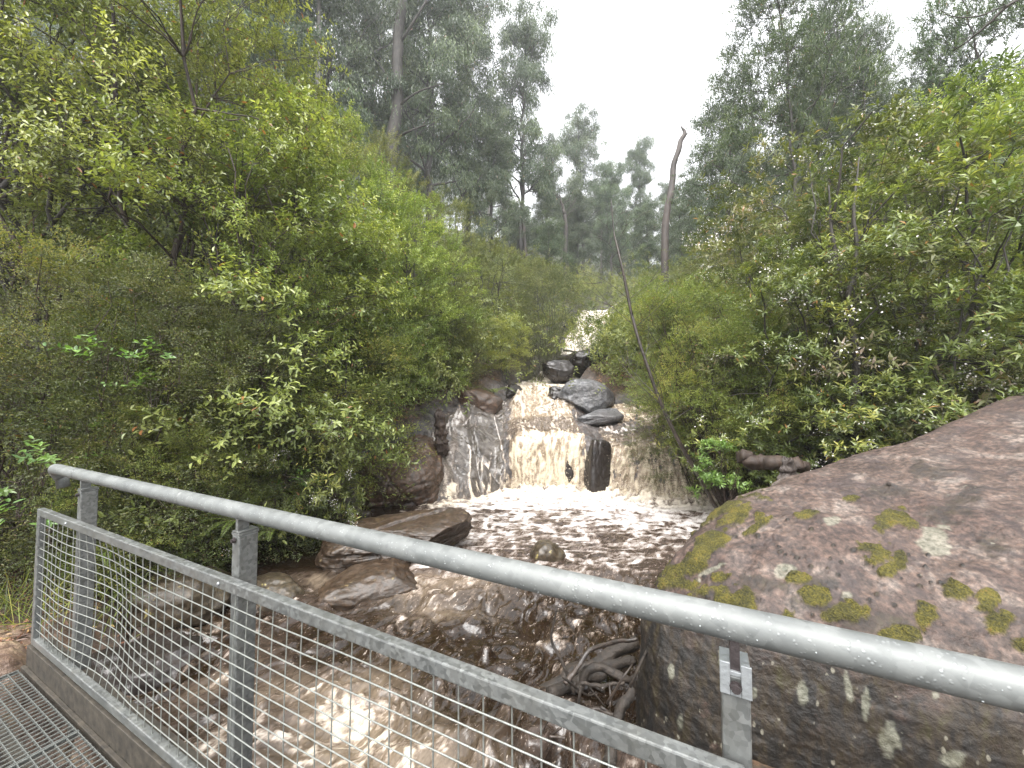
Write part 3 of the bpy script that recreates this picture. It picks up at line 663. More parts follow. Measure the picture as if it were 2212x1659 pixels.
for k in range(16):
    a = A_(rgd.uniform(1200, 1360), rgd.uniform(1460, 1640), 2.9 + rgd.uniform(-.2, .3)); b = np.array(a) + rgd.normal(size=3) * (.16, .1, .16)
    c = b + rgd.normal(size=3) * (.1, .08, .14)
    o = log('debris_stick', [a, b, c], [.011, .008, .004], 'thin debris sticks tangled in the driftwood jam', 'logdark' if k % 2 else 'drift', 6, seed=20 + k, cat='stick', pts=8)
    o['group'] = 'sticks tangled in the driftwood jam'
rock('jam_rock', (1.0, 3.1, -1.75), (1.0, .9, .7), R(10), 'darkrock', 2.8, 71, .12, 5, (0, 0), 5, 'black wet rock under the driftwood jam')
log('dark_log', [A_(660, 1082, 7.9), A_(730, 1098, 7.6), A_(800, 1114, 7.4)], [.05, .09, .07], 'dark wet log floating behind the flat slab boulder', 'logdark', seed=31)
rock('tree_stump', tuple(at(952, 935, 9.35)), (.42, .4, 1.2), R(15), 'bark_red', 3.5, 133, .14, 8, (R(8), R(-5)), 6, 'broken dark brown stump wedged upright beside the falls', taper=.25, strata=.03, cracks=3, fine=.015, cat='stump')
log('fallen_log', [A_(1205, 776, 17.5), A_(1250, 768, 17.8), A_(1310, 762, 18.2)], [.12, .13, .11], 'dark fallen log lying across the upper creek', 'logdark', seed=34)
log('fallen_log', [A_(1215, 757, 18.6), A_(1270, 762, 18.4), A_(1310, 768, 18.2)], [.05, .05, .04], 'thin grey fallen trunk above the dark log across the upper creek', 'bark_grey', seed=35)
log('bank_log', [A_(1600, 990, 5.9), A_(1660, 1003, 5.7), A_(1740, 1008, 5.5)], [.1, .11, .09], 'brown rotten log on the right bank behind the mossy boulder', 'bark_red', 16, .22, seed=36, pts=40)
rock('root_stump', tuple(at(1700, 1030, 5.0)), (.36, .34, .6), R(20), 'snag', 3, 137, .16, 8, (R(8), R(-14)), 6, 'flared grey stump beside the rotten log on the right bank', taper=.3, strata=.03, cracks=3, fine=.014, cat='stump')
# ------------------------------------------------------------------ footbridge
U3 = np.array([.8932, -.4497, 0.]); N3 = np.array([.4497, .8932, 0.]); Z3 = np.array([0, 0, 1.])
RP = at(115, 1016, 2.44); RQ = at(2212, 1470, .592)
RQ_ = RQ - RP; RQ_[2] = 0; U3 = RQ_ / np.linalg.norm(RQ_); N3 = np.array([-U3[1], U3[0], 0])
HZ = (RP[2] + RQ[2]) / 2
B0 = np.array([RP[0], RP[1], 0.])
def W(u, n, z): return B0 + U3 * u + N3 * n + Z3 * z
bridge = empty('footbridge', W(2.0, -.7, 0)); tag(bridge, 'galvanised steel footbridge with handrail, mesh panel and open grating deck', 'footbridge')
inv = -np.array(bridge.location)
def bl(p): return p + inv
# handrail tube with elbow end
rt = MB()
u0 = .05
arc = [W(u0 - .075 * math.sin(a), .075 * (1 - math.cos(a)) * .6, HZ - .075 * (1 - math.cos(a))) for a in np.linspace(R(90), R(8), 9)]
arc = [W(u0 - .06, .05, HZ - .13)] + arc
P = arc + [W(u, 0, HZ) for u in np.linspace(u0, 6.2, 50)]
rt.tube(np.array([bl(p) for p in P]), .031, 28, True)
rail = rt.build('handrail', M['tube'], bridge, True)
for uu in (.42, 1.62):
    w = MB(); w.tube(np.array([bl(W(uu + d, 0, HZ)) for d in (-.006, -.003, 0, .003, .006)]), [.031, .0325, .033, .0325, .031], 24, False)
    w.build('weld_seam', M['steel'], rail, True)
# droplets hanging under and clinging to the tube
rgb = np.random.default_rng(4); nd = 260
uu = rgb.uniform(.2, 4.6, nd); ph = rgb.uniform(R(-100), R(40), nd); ph[:150] = R(-90) + rgb.normal(0, .25, 150)
rad = rgb.uniform(.0008, .0019, nd)
Pd = np.array([bl(W(u, -math.cos(p) * .031, HZ + math.sin(p) * .031)) for u, p in zip(uu, ph)])
V, Fq = blobs_mesh(Pd, rad, 2)
md, nt, out = mat_new('water drops'); N = NT(nt); b = N.bsdf(**{'Base Color': (.3, .32, .32, 1), 'Roughness': .06}); N.link(b.outputs[0], out.inputs[0])
o = link('water_drop', mesh_np('water_drop', V, Fq), md, rail); tag(o, kind='stuff')
# posts
PU = [(at(165, 1028, 2.17)), (at(507, 1105, 1.48)), (at(1586, 1345, .743))]
pus = [float(np.dot(p - B0, U3)) for p in PU] + [5.75]
pt = HZ - .085
for i, u in enumerate(pus):
    mb = MB(); mb.box(bl(W(u, .012, (pt - .35) / 2)), U3 * .024, N3 * .035, Z3 * ((pt + .35) / 2))
    po = mb.build('post', M['steel'], bridge, bevel=.004)
    cp = MB()
    cp.box(bl(W(u, .012, pt + .0045)), U3 * .0255, N3 * .037, Z3 * .004)
    if i >= 2:
        # folded saddle plate facing the walkway with a slot
        for s in (-1, 1): cp.box(bl(W(u + s * .0175, -.027, pt - .004)), U3 * .0085, N3 * .0025, Z3 * .029)
        cp.box(bl(W(u, -.027, pt - .026)), U3 * .0088, N3 * .0025, Z3 * .007)
    else:
        cp.box(bl(W(u, .012, pt + .013)), U3 * .024, N3 * .035, Z3 * .003)
    cp.build('saddle_plate', M['bright'] if i >= 2 else M['steel'], po, bevel=.001)
    st = MB(); st.box(bl(W(u, .0, (pt + HZ - .02) / 2)), U3 * .008, N3 * .02, Z3 * ((HZ - .02 - pt) / 2))
    st.build('stem', M['darkmetal'] if i >= 2 else M['steel'], po)
    bo = MB(); bo.tube(np.array([bl(W(u, -.026, pt - .016)), bl(W(u, -.038, pt - .016))]), .008, 10); bo.tube(np.array([bl(W(u, -.0275, pt - .016)), bl(W(u, -.030, pt - .016))]), .0105, 14)
    bo.build('bolt', M['darkmetal'], po)
# mesh infill panel
pn = -.045; u0p = .01; u1p = 3.72; ztop = .835; zbot = .03
fr = MB()
def bar(mb, a, b, hw, hn):
    a, b = np.asarray(a), np.asarray(b); d = (b - a) / 2; ln = np.linalg.norm(d); t = d / ln
    o_ = np.cross(t, N3); mb.box(bl((a + b) / 2), d, N3 * hn, o_ * hw)
bar(fr, W(u0p, pn, ztop - .02), W(u1p, pn, ztop - .02), .02, .016)
bar(fr, W(u0p + .04, pn, zbot + .02), W(u1p, pn, zbot + .02), .02, .0155)
bar(fr, W(u0p + .02, pn, zbot), W(u0p + .02, pn, ztop - .0402), .02, .0158)
bar(fr, W(u1p - .02, pn, zbot + .0402), W(u1p - .02, pn, ztop - .0402), .02, .0158)
panel = fr.build('panel_frame', M['steel'], bridge, bevel=.004)
for u in [p for p in pus[:3]]:
    uu = u - .03; rv = MB()
    rv.tube(np.array([bl(W(uu, pn - .015, ztop - .02)), bl(W(uu, pn - .0195, ztop - .02)), bl(W(uu, pn - .022, ztop - .02))]), [.007, .006, .003], 10)
    rv.build('rivet', M['bright'], panel, True)
wm = MB()
def bulge(u, z):
    return .05 * math.exp(-((u - .95) / .28) ** 2) * (1 - ((z - .43) / .42) ** 2) - .02 * math.exp(-((u - .45) / .22) ** 2) * (1 - ((z - .43) / .42) ** 2) + .012 * math.sin(u * 2.1) * (1 - ((z - .43) / .42) ** 2)
nh = 15
for k in range(1, nh):
    z = zbot + .04 + (ztop - zbot - .08) * k / nh
    us = np.arange(u0p + .03, u1p - .02, .06)
    sag = lambda u: -.016 * math.exp(-((u - .95) / .3) ** 2) * (1 - ((z - .43) / .42) ** 2)
    wm.tube(np.array([bl(W(u, pn - .006 + bulge(u, z) * .8, z + sag(u) + .002 * math.sin(u * 7 + k))) for u in us]), .0023, 6, False)
for u in np.arange(u0p + .05 + .04, u1p - .04, .075):
    zs = np.linspace(zbot + .03, ztop - .03, 9)
    wm.tube(np.array([bl(W(u + .0015 * math.sin(u * 37), pn - .001 + bulge(u, z) * .8, z)) for z in zs]), .0022, 6, False)
wire = wm.build('wire_mesh', M['wire'], panel, True)
# kick channel along the deck edge
ch = MB(); ch.box(bl(W(2.9, -.012, -.075)), U3 * 2.95, N3 * .05, Z3 * .08)
ch.box(bl(W(2.9, -.0725, -.125)), U3 * 2.95, N3 * .01, Z3 * .018)
ch.build('edge_channel', M['edge'], bridge, bevel=.003)
jo = MB()
for n_ in (-.25, -.75, -1.3): jo.box(bl(W(2.9, n_, -.25)), U3 * 2.85, N3 * .03, Z3 * .09)
jo.build('joist', M['edge'], bridge)
# grating deck of two panels
p = .037
for (ua, ub) in ((.0, .92), (.93, 1.85), (1.86, 2.78), (2.79, 3.7), (3.71, 4.6)):
    g = MB(); n0, n1 = -.10, -1.35
    for n_ in np.arange(n0 - .003, n1, -p): g.box(bl(W((ua + ub) / 2, n_, -.1075)), U3 * ((ub - ua) / 2), N3 * .0014, Z3 * .0065)
    x_ = MB()
    for u in np.arange(ua + .003, ub, p): x_.box(bl(W(u, (n0 + n1) / 2, -.1030)), U3 * .0018, N3 * ((n0 - n1) / 2), Z3 * .0028)
    for u in (ua, ub): g.box(bl(W(u, (n0 + n1) / 2, -.1090)), U3 * .0026, N3 * ((n0 - n1) / 2 + .002), Z3 * .0090)
    gp = g.build('grating_panel', M['bars'], bridge); x_.build('cross_rods', M['wire'], gp)
# ------------------------------------------------------------------ foliage
def unit(v): return v / (np.linalg.norm(v, axis=-1, keepdims=True) + 1e-9)
def leaves(P, A, Nn, L, Wd, six=False, fold=.25, droop=.15):
    """P base points, A directions, Nn rough normals, L lengths, Wd widths"""
    A = unit(A); S = unit(np.cross(A, Nn)); Nn = np.cross(S, A)
    L = L[:, None]; Wd = Wd[:, None] * .5
    if not six:
        tip = P + A * L - Nn * L * droop
        V = np.stack([P, P + A * L * .45 + S * Wd + Nn * Wd * fold, tip, P + A * L * .45 - S * Wd + Nn * Wd * fold], 1)
        n = len(P)
        return V.reshape(-1, 3), np.arange(n * 4).reshape(n, 4)
    V = np.stack([P, P + A * L * .28 + S * Wd * .9 + Nn * Wd * fold, P + A * L * .68 + S * Wd * .8 + Nn * Wd * fold - Nn * L * droop * .4, P + A * L - Nn * L * droop,
                  P + A * L * .68 - S * Wd * .8 + Nn * Wd * fold - Nn * L * droop * .4, P + A * L * .28 - S * Wd * .9 + Nn * Wd * fold], 1)
    n = len(P); b = np.arange(n)[:, None] * 6
    Fq = np.concatenate([b + [0, 1, 2, 3], b + [0, 3, 4, 5]], 1).reshape(-1, 4)
    return V.reshape(-1, 3), Fq

def sprays(O, D, tone, kind, rg, sc=1.0):
    """leaf sprays: O origins (N,3), D directions. returns V, F, var"""
    K = KIND[kind]; n = len(O); k = K['k']; Lt = K['twig'] * sc
    D = unit(D); t = np.linspace(K.get('t0', .08), 1, k)[None, :] * np.ones((n, 1)); t = t + rg.normal(0, .03, (n, k))
    tl = Lt * rg.uniform(.6, 1.25, n)
    up = np.array([0, 0, 1.0])
    sd = unit(np.cross(D, up + rg.normal(0, .35, (n, 3)))); nn = np.cross(sd, D)
    nn = nn * np.sign(nn[:, 2:3] + 1e-6)
    g = K['grav']
    pos = O[:, None] + D[:, None] * (t * tl[:, None])[..., None] + (up * -g)[None, None] * ((t ** 2) * tl[:, None])[..., None]
    mode = K['mode']
    if mode == 'flat':      # two-ranked, feathery; side twiglets carry the leaflets
        s = np.where(np.arange(k) % 2, 1.0, -1.0)[None] * np.ones((n, 1))
        reach = K['reach'] * sc * (1 - t * .75) * rg.uniform(.15, 1.0, (n, k)) * s
        pos = pos + sd[:, None] * reach[..., None] + D[:, None] * (np.abs(reach) * .7)[..., None] + nn[:, None] * (rg.normal(0, .1, (n, k)) * K['reach'] * sc)[..., None]
        A = D[:, None] * .8 + sd[:, None] * (s * rg.uniform(.1, 1.3, (n, k)))[..., None] + rg.normal(0, .35, (n, k, 3))
        Nr = nn[:, None] + rg.normal(0, .45, (n, k, 3))
    elif mode == 'spiral':
        th = np.arange(k)[None] * 2.4 + rg.uniform(0, 6.28, (n, 1))
        rad = sd[:, None] * np.cos(th)[..., None] + nn[:, None] * np.sin(th)[..., None]
        A = D[:, None] * K['fwd'] + rad + rg.normal(0, .25, (n, k, 3)); A[..., 2] += K.get('lift', 0)
        Nr = D[:, None] * .9 + np.array([0, 0, .9]) + rg.normal(0, .35, (n, k, 3))
    elif mode == 'hang':
        th = rg.uniform(0, 6.28, (n, k))
        A = np.stack([np.cos(th) * .45, np.sin(th) * .45, -np.ones_like(th)], -1) + D[:, None] * .35 + rg.normal(0, .22, (n, k, 3))
        Nr = rg.normal(0, 1, (n, k, 3))
        pos = pos + rg.normal(0, K.get('spread', .05) * sc, (n, k, 3))
    L = K['L'] * sc * rg.uniform(.6, 1.2, (n, k)); Wd = K['W'] * sc * rg.uniform(.75, 1.2, (n, k))
    var = np.clip(tone[:, None] + rg.normal(0, K.get('dv', .13), (n, k)), 0, .93)
    odd = rg.random((n, k)) < K.get('odd', .008); var = np.where(odd, 1.0, var)
    V, Fq = leaves(pos.reshape(-1, 3), A.reshape(-1, 3), Nr.reshape(-1, 3), L.ravel(), Wd.ravel(), K.get('six', False), K.get('fold', .25), K.get('droop', .12))
    v = var.ravel(); v = np.repeat(v, 2) if K.get('six') else v
    ends = np.stack([O, O + D * tl[:, None] * .5 - up * g * tl[:, None] * .25, O + D * tl[:, None] - up * g * tl[:, None]], 1)
    return V, Fq, v, ends

KIND = {
 'broad': dict(k=9, twig=.26, L=.064, W=.027, grav=.25, mode='spiral', fwd=.55, six=True, droop=.2, dv=.15, odd=.012),
 'tea': dict(k=58, twig=.34, L=.029, W=.0125, grav=.22, reach=.17, mode='flat', dv=.1, odd=.01),
 'mid': dict(k=15, twig=.30, L=.062, W=.024, grav=.2, mode='spiral', fwd=.5, droop=.2, dv=.13),
 'fine': dict(k=30, twig=.42, L=.05, W=.017, grav=.25, reach=.24, mode='flat', dv=.1),
 'lance': dict(k=10, twig=.16, L=.10, W=.024, grav=.1, mode='spiral', fwd=.75, t0=.4, droop=.25, dv=.13, odd=.01, lift=.1),
 'gum': dict(k=14, twig=.5, L=.17, W=.038, grav=.55, mode='hang', spread=.1, droop=.1, dv=.12),
 'gumfar': dict(k=15, twig=.8, L=.30, W=.075, grav=.5, mode='hang', spread=.2, droop=.1, dv=.12),
 'wind': dict(k=14, twig=.5, L=.17, W=.032, grav=.15, mode='spiral', fwd=1.2, droop=.1, dv=.12),
}
FM = {
 'broad': leaf_mat('broad grey green leaves', [(0, (0.073, 0.102, 0.018)), (.35, (0.156, 0.205, 0.034)), (.65, (0.261, 0.307, 0.063)), (.93, (0.416, 0.462, 0.081)), (1, (0.308, 0.123, 0.016))], .3, .34),
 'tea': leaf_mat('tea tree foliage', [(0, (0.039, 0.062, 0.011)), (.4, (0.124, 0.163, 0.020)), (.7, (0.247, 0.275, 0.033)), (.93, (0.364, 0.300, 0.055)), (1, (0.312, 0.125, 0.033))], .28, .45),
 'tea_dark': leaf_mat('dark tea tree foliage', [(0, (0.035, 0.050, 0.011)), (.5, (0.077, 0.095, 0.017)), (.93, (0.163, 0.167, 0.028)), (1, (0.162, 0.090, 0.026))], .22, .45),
 'mid': leaf_mat('bright shrub leaves', [(0, (.07, .11, .014)), (.4, (.17, .23, .028)), (.7, (.28, .34, .045)), (.93, (.4, .42, .08)), (1, (.3, .14, .04))], .36, .34),
 'lime': leaf_mat('pale lime foliage', [(0, (0.151, 0.202, 0.025)), (.5, (0.303, 0.342, 0.046)), (.93, (0.454, 0.466, 0.069)), (1, (0.567, 0.466, 0.092))], .38, .42),
 'grey': leaf_mat('dull green shrub leaves', [(0, (0.064, 0.090, 0.021)), (.5, (0.153, 0.178, 0.039)), (.93, (0.283, 0.285, 0.063)), (1, (0.221, 0.110, 0.040))], .3, .42),
 'lance': leaf_mat('glossy lance leaves', [(0, (0.048, 0.078, 0.016)), (.4, (0.113, 0.155, 0.029)), (.75, (0.209, 0.248, 0.046)), (.93, (0.378, 0.373, 0.057)), (1, (0.320, 0.160, 0.024))], .3, .3),
 'olive': leaf_mat('olive leaves and pale seed heads', [(0, (.05, .07, .02)), (.45, (.12, .15, .035)), (.75, (.2, .21, .07)), (.88, (.3, .25, .16)), (.93, (.36, .28, .2)), (1, (.4, .22, .1))], .3, .45),
 'gum': leaf_mat('gum leaves', [(0, (.025, .05, .02)), (.5, (.065, .105, .04)), (.93, (.14, .19, .07)), (1, (.2, .12, .06))], .25, .36),
 'gumfar': leaf_mat('distant gum leaves', [(0, (.03, .05, .022)), (.5, (.06, .092, .04)), (.93, (.12, .16, .065)), (1, (.16, .11, .06))], .25, .45),
 'fern': leaf_mat('fern fronds', [(0, (0.076, 0.139, 0.014)), (.5, (0.170, 0.265, 0.025)), (1, (0.303, 0.404, 0.046))], .35, .4),
 'bright': leaf_mat('fresh green seedling leaves', [(0, (.06, .13, .018)), (.5, (.12, .22, .03)), (.93, (.2, .32, .05)), (1, (.3, .38, .08))], .3, .3),
}

def bez(a, b, c, n):
    t = np.linspace(0, 1, n)[:, None]; return (1 - t) ** 2 * a + 2 * t * (1 - t) * b + t * t * c

def make_plant(seed, H, Wd, kind, stems=5, blobs=40, spb=14, crown=(.12, 1.0), stem_r=.035, lean=(0, 0), spread=.8, blob_r=.32, sc=1.0, shape='shrub', tone=(.2, .75), thin_twigs=True, hollow=.5, twig_r=.0018, top_pow=1.0, dirz=.35):
    """returns (wood mesh, foliage mesh) of one plant standing at the origin"""
    rg = np.random.default_rng(seed)
    mb = MB(); axes = []
    lean = np.array([lean[0], lean[1], 0.])
    if shape == 'shrub':
        for i in range(stems):
            th = rg.uniform(0, 6.28) if i else 0; s = rg.uniform(.25, 1) * spread * Wd * .5
            top = np.array([math.cos(th) * s, math.sin(th) * s, H * rg.uniform(.72, .97)]) + lean * H
            b0 = np.array([math.cos(th), math.sin(th), 0]) * rg.uniform(0, .08) * Wd
            midp = b0 * .5 + top * .45 + rg.normal(0, .06, 3) * H; midp[2] = H * .45
            C = bez(b0, midp, top, 14) + np.concatenate([np.zeros((2, 3)), rg.normal(0, .012, (12, 3)) * H])
            axes.append((C, stem_r * rg.uniform(.6, 1)))
    else:   # tree: one trunk, limbs along it
        top = lean * H + np.array([rg.normal(0, .03) * H, rg.normal(0, .03) * H, H * .97])
        C = bez(np.zeros(3), lean * H * .3 + np.array([rg.normal(0, .03) * H, 0, H * .5]), top, 26); C[2:] += rg.normal(0, .004, (24, 3)) * H
        axes.append((C, stem_r))
        for i in range(stems):
            t = crown[0] + (1 - crown[0]) * (i + rg.random()) / stems * .92; b0 = C[int(t * 25)]
            th = i * 2.4 + rg.uniform(-.5, .5); ln = Wd * .5 * rg.uniform(.5, 1) * (1.1 - .6 * (t - crown[0]) / (1 - crown[0]))
            e = b0 + np.array([math.cos(th) * ln, math.sin(th) * ln, ln * rg.uniform(.35, 1.0)])
            m_ = b0 * .5 + e * .5 + np.array([math.cos(th) * ln, math.sin(th) * ln, 0]) * .15
            axes.append((bez(b0, m_, e, 9) + rg.normal(0, .02, (9, 3)) * ln, stem_r * (1 - t * .75) * .42))
    for C, r in axes: mb.tube(C, np.linspace(r, r * .22, len(C)), 8 if r > .05 else 6, False, .15, seed)
    # blobs of foliage
    AP = np.concatenate([a[0] for a in axes]); ar = np.concatenate([np.linspace(a[1], a[1] * .22, len(a[0])) for a in axes])
    O, D, TN, ctr = [], [], [], []
    zc0, zc1 = crown[0] * H, crown[1] * H
    for b in range(blobs):
        if shape == 'shrub':
            z = zc0 + (zc1 - zc0) * rg.random() ** top_pow; u = (z - zc0) / (zc1 - zc0)
            rm = Wd * .5 * math.sqrt(max(.05, 1 - (2 * abs(u - .42) / 1.25) ** 2.2)); q = math.sqrt(rg.uniform(hollow ** 2, 1)); th = rg.uniform(0, 6.28)
            c = np.array([math.cos(th) * rm * q, math.sin(th) * rm * q, z]) + lean * z
        else:
            ax = axes[1 + rg.integers(len(axes) - 1)][0] if rg.random() < .85 else axes[0][0][int(26 * crown[0]):]
            c = ax[rg.integers(len(ax) // 3, len(ax))] + rg.normal(0, blob_r * .9, 3)
            if c[2] > H: c[2] = H * rg.uniform(.92, 1)
        j = np.argmin(((AP - c) ** 2).sum(1) + .6 * np.maximum(AP[:, 2] - c[2] + .1 * H, 0) ** 2)
        a = AP[j]; br = bez(a, a * .5 + c * .5 + np.array([0, 0, .12]) * np.linalg.norm(c - a), c, 6)
        br[1:-1] += rg.normal(0, .02, (4, 3)) * np.linalg.norm(c - a)
        mb.tube(br, np.linspace(max(min(ar[j] * .6, stem_r * .3), twig_r * 1.6), twig_r, 6), 5, False)
        n = int(spb * rg.uniform(.6, 1.4)); R_ = blob_r * rg.uniform(.6, 1.25)
        dv = unit(rg.normal(0, 1, (n, 3))) * np.array([1, 1, .75])
        o = c + dv * R_ * (rg.random((n, 1)) ** .6) * .75
        out = c - np.array([lean[0] * c[2], lean[1] * c[2], c[2] * .6]); out = out / (np.linalg.norm(out) + 1e-6)
        d = unit(dv * .8 + out * .7 + np.array([0, 0, dirz]) + rg.normal(0, .25, (n, 3)))
        tn = tone[0] + (tone[1] - tone[0]) * rg.random() * np.ones(n) + rg.normal(0, .07, n)
        O.append(o); D.append(d); TN.append(tn); ctr.append(np.repeat(c[None], n, 0))
    O, D, TN, ctr = map(np.concatenate, (O, D, TN, ctr))
    V, Fq, var, ends = sprays(O, D, TN, kind, rg, sc)
    if thin_twigs:
        # twig of each spray, three-sided, from the blob centre to the tip
        m = len(O); pts = np.concatenate([(ctr * .5 + O * .5)[:, None], ends], 1); rr = np.array([1, .9, .7, .3]) * twig_r
        T_ = unit(pts[:, -1] - pts[:, 0]); s1 = unit(np.cross(T_, [0.1, .2, 1.0])); s2 = np.cross(T_, s1)
        th = np.arange(3) * 2.094
        ring = s1[:, None] * np.cos(th)[None, :, None] + s2[:, None] * np.sin(th)[None, :, None]
        VV = pts[:, :, None] + ring[:, None] * rr[None, :, None, None]
        gf = grid_faces(4, 3, True)
        mb.add(VV.reshape(-1, 3), (np.arange(m)[:, None, None] * 12 + gf[None]).reshape(-1, 4))
    wood = mesh_np('wood', np.concatenate(mb.V), np.concatenate(mb.F))
    fol = mesh_np('foliage', V, Fq, attrs={'var': var}, smooth_on=False)
    fol['tips'] = 0
    return wood, fol, ends[:, -1]

def flowers_mesh(P, seed, n=26, r=.035, size=.009, sub=None):
    rg = np.random.default_rng(seed)
    C = np.repeat(P, n, 0) + rg.normal(0, r, (len(P) * n, 3))
    dA = unit(rg.normal(0, 1, C.shape)); dN = unit(rg.normal(0, 1, C.shape))
    V1, F1 = leaves(C, dA, dN, rg.uniform(.7, 1.3, len(C)) * size, rg.uniform(.7, 1.2, len(C)) * size, False, .3, 0)
    return mesh_np('flowers', V1, F1, smooth_on=False)

PROTO = {}
def proto(key, mat, wmat, **kw):
    wood, fol, tips = make_plant(**kw)
    wood.materials.append(M[wmat]); fol.materials.append(FM[mat]); wood.name = key + '_wood'; fol.name = key + '_foliage'
    PROTO[key] = (wood, fol, kw['H'], kw['Wd'], tips)
def put(key, name, px, Y, top, label, cat, wscale=1.0, rz=None, group=None, base_dz=-.1, xy=None, foliage='foliage', wood='stems', mat=None, H=None, tiltx=0, flowers=None, z0=None):
    wood_, fol, H0, W0, tips = PROTO[key]
    p = at(px, 860, Y); x, y = (p[0], p[1]) if xy is None else xy
    g = T(x, y) + base_dz if z0 is None else z0
    h = H if H else (at(px, top, y)[2] - g)
    s = h / H0
    root = empty(name, (x, y, g), 0)
    root.rotation_euler = (tiltx, 0, rng.uniform(0, 6.28) if rz is None else rz)
    ws = s ** .6 * wscale
    root.scale = (ws, ws, s)
    a = link(wood, wood_, None, root)
    if mat:
        k2 = fol.name + mat
        f2 = bpy.data.meshes.get(k2)
        if f2 is None: f2 = fol.copy(); f2.name = k2; f2.materials[0] = FM[mat]
        fol = f2
    link(foliage, fol, None, root)
    if flowers:
        nf, seed, kw = flowers
        rg = np.random.default_rng(seed); sel = tips[rg.integers(0, len(tips), nf)]
        fm = flowers_mesh(sel, seed, **kw); fm.materials.append(M['flower']); link('flowers', fm, None, root)['kind'] = 'stuff'
    tag(root, label, cat, group)
    return root

def frond_mesh(name, n=7, L=.7, seed=0, droop=.7, leafl=.05):
    rg = np.random.default_rng(seed); Ps, As, Ns, Ls, Ws = [], [], [], [], []
    mb = MB()
    for i in range(n):
        th = i * 6.28 / n + rg.uniform(-.3, .3); d = np.array([math.cos(th), math.sin(th), 0]); l_ = L * rg.uniform(.7, 1.1)
        t = np.linspace(0, 1, 40)[:, None]; C = d * l_ * t + np.array([0, 0, 1]) * l_ * (.75 * t - droop * t ** 2.2)
        mb.tube(C[::3], np.linspace(.005, .0015, len(C[::3])), 4, False)
        tt = unit(np.gradient(C, axis=0)); side = np.cross(tt, [0, 0, 1.0]); side = unit(side); nn = np.cross(side, tt)
        for s in (-1, 1):
            w = np.sin(np.pi * np.clip(t[:, 0] * .93 + .07, 0, 1)) ** .7 * leafl * l_ / .7 + .01
            Ps.append(C[3:]); As.append((side * s + tt * .35 - nn * .15)[3:]); Ns.append(nn[3:]); Ls.append(w[3:] * 1.5); Ws.append(np.full(37, .0065 * l_ / .7))
    P_, A_2, N_2, L_, W_ = map(np.concatenate, (Ps, As, Ns, Ls, Ws))
    # each pinna carries lobes
    V, Fq = leaves(P_, A_2, N_2, L_, W_, True, .05, .02)
    fol = mesh_np(name, V, Fq, attrs={'var': np.clip(rg.normal(.5, .15, len(Fq)), 0, 1)}, smooth_on=False)
    return mb.mesh(name + '_stalk'), fol
proto('broad_tree', 'broad', 'bark_red', seed=101, H=7.5, Wd=5.0, kind='broad', stems=12, blobs=210, spb=24, crown=(.45, 1.0), stem_r=.055, blob_r=.42, spread=.95, hollow=.35, tone=(.25, .8), twig_r=.003)
proto('broad_bush', 'broad', 'bark_red', seed=102, H=5.6, Wd=3.2, kind='broad', stems=8, blobs=110, spb=20, crown=(.12, 1.0), stem_r=.035, blob_r=.36, hollow=.4)
proto('tea_bush', 'tea', 'bark_red', seed=103, H=3.4, Wd=2.6, kind='tea', stems=14, blobs=85, spb=15, crown=(.05, 1.0), stem_r=.02, blob_r=.36, hollow=.45, dirz=.15)
proto('tea_bush2', 'tea', 'bark_red', seed=104, H=3.0, Wd=2.8, kind='tea', stems=12, blobs=85, spb=15, crown=(.03, 1.0), stem_r=.018, blob_r=.36, hollow=.45, dirz=.05)
proto('mid_shrub', 'mid', 'bark', seed=105, H=5.5, Wd=4.2, kind='mid', stems=9, blobs=150, spb=22, crown=(.05, 1.0), stem_r=.05, blob_r=.46, hollow=.5)
proto('mid_shrub2', 'mid', 'bark', seed=106, H=5.5, Wd=4.0, kind='mid', stems=8, blobs=140, spb=22, crown=(.05, 1.0), stem_r=.05, blob_r=.5, hollow=.5)
proto('fine_shrub', 'tea', 'bark', seed=107, H=4.5, Wd=3.6, kind='fine', stems=9, blobs=110, spb=16, crown=(.04, 1.0), stem_r=.04, blob_r=.45, hollow=.5, dirz=.1)
proto('fine_tree', 'lime', 'bark', seed=108, H=6, Wd=4.2, kind='fine', stems=8, blobs=120, spb=16, crown=(.22, 1.0), stem_r=.05, blob_r=.5, hollow=.4, shape='shrub', dirz=.2)
proto('lance_shrub', 'lance', 'bark', seed=109, H=4.5, Wd=3.6, kind='lance', stems=9, blobs=95, spb=20, crown=(.08, 1.0), stem_r=.035, blob_r=.4, hollow=.4)
proto('lance_shrub2', 'olive', 'bark', seed=110, H=4.5, Wd=3.8, kind='lance', stems=9, blobs=85, spb=18, crown=(.08, 1.0), stem_r=.035, blob_r=.42, hollow=.4)
proto('gum_a', 'gum', 'bark_grey', seed=111, H=26, Wd=10, kind='gumfar', stems=26, blobs=190, spb=22, crown=(.18, 1.0), stem_r=.33, blob_r=1.0, shape='tree', twig_r=.012, thin_twigs=False)
proto('gum_b', 'gum', 'bark_grey', seed=112, H=26, Wd=11, kind='gumfar', stems=22, blobs=150, spb=22, crown=(.3, 1.0), stem_r=.3, blob_r=1.1, shape='tree', twig_r=.012, thin_twigs=False, lean=(.03, 0))
proto('gum_c', 'gumfar', 'bark_pale', seed=113, H=24, Wd=9, kind='gumfar', stems=16, blobs=100, spb=20, crown=(.45, 1.0), stem_r=.24, blob_r=1.0, shape='tree', twig_r=.012, thin_twigs=False)
proto('gum_thin', 'gum', 'bark', seed=114, H=12, Wd=4.2, kind='gum', stems=20, blobs=85, spb=15, crown=(.28, 1.0), stem_r=.09, blob_r=.55, shape='tree', twig_r=.005, lean=(.02, .0))
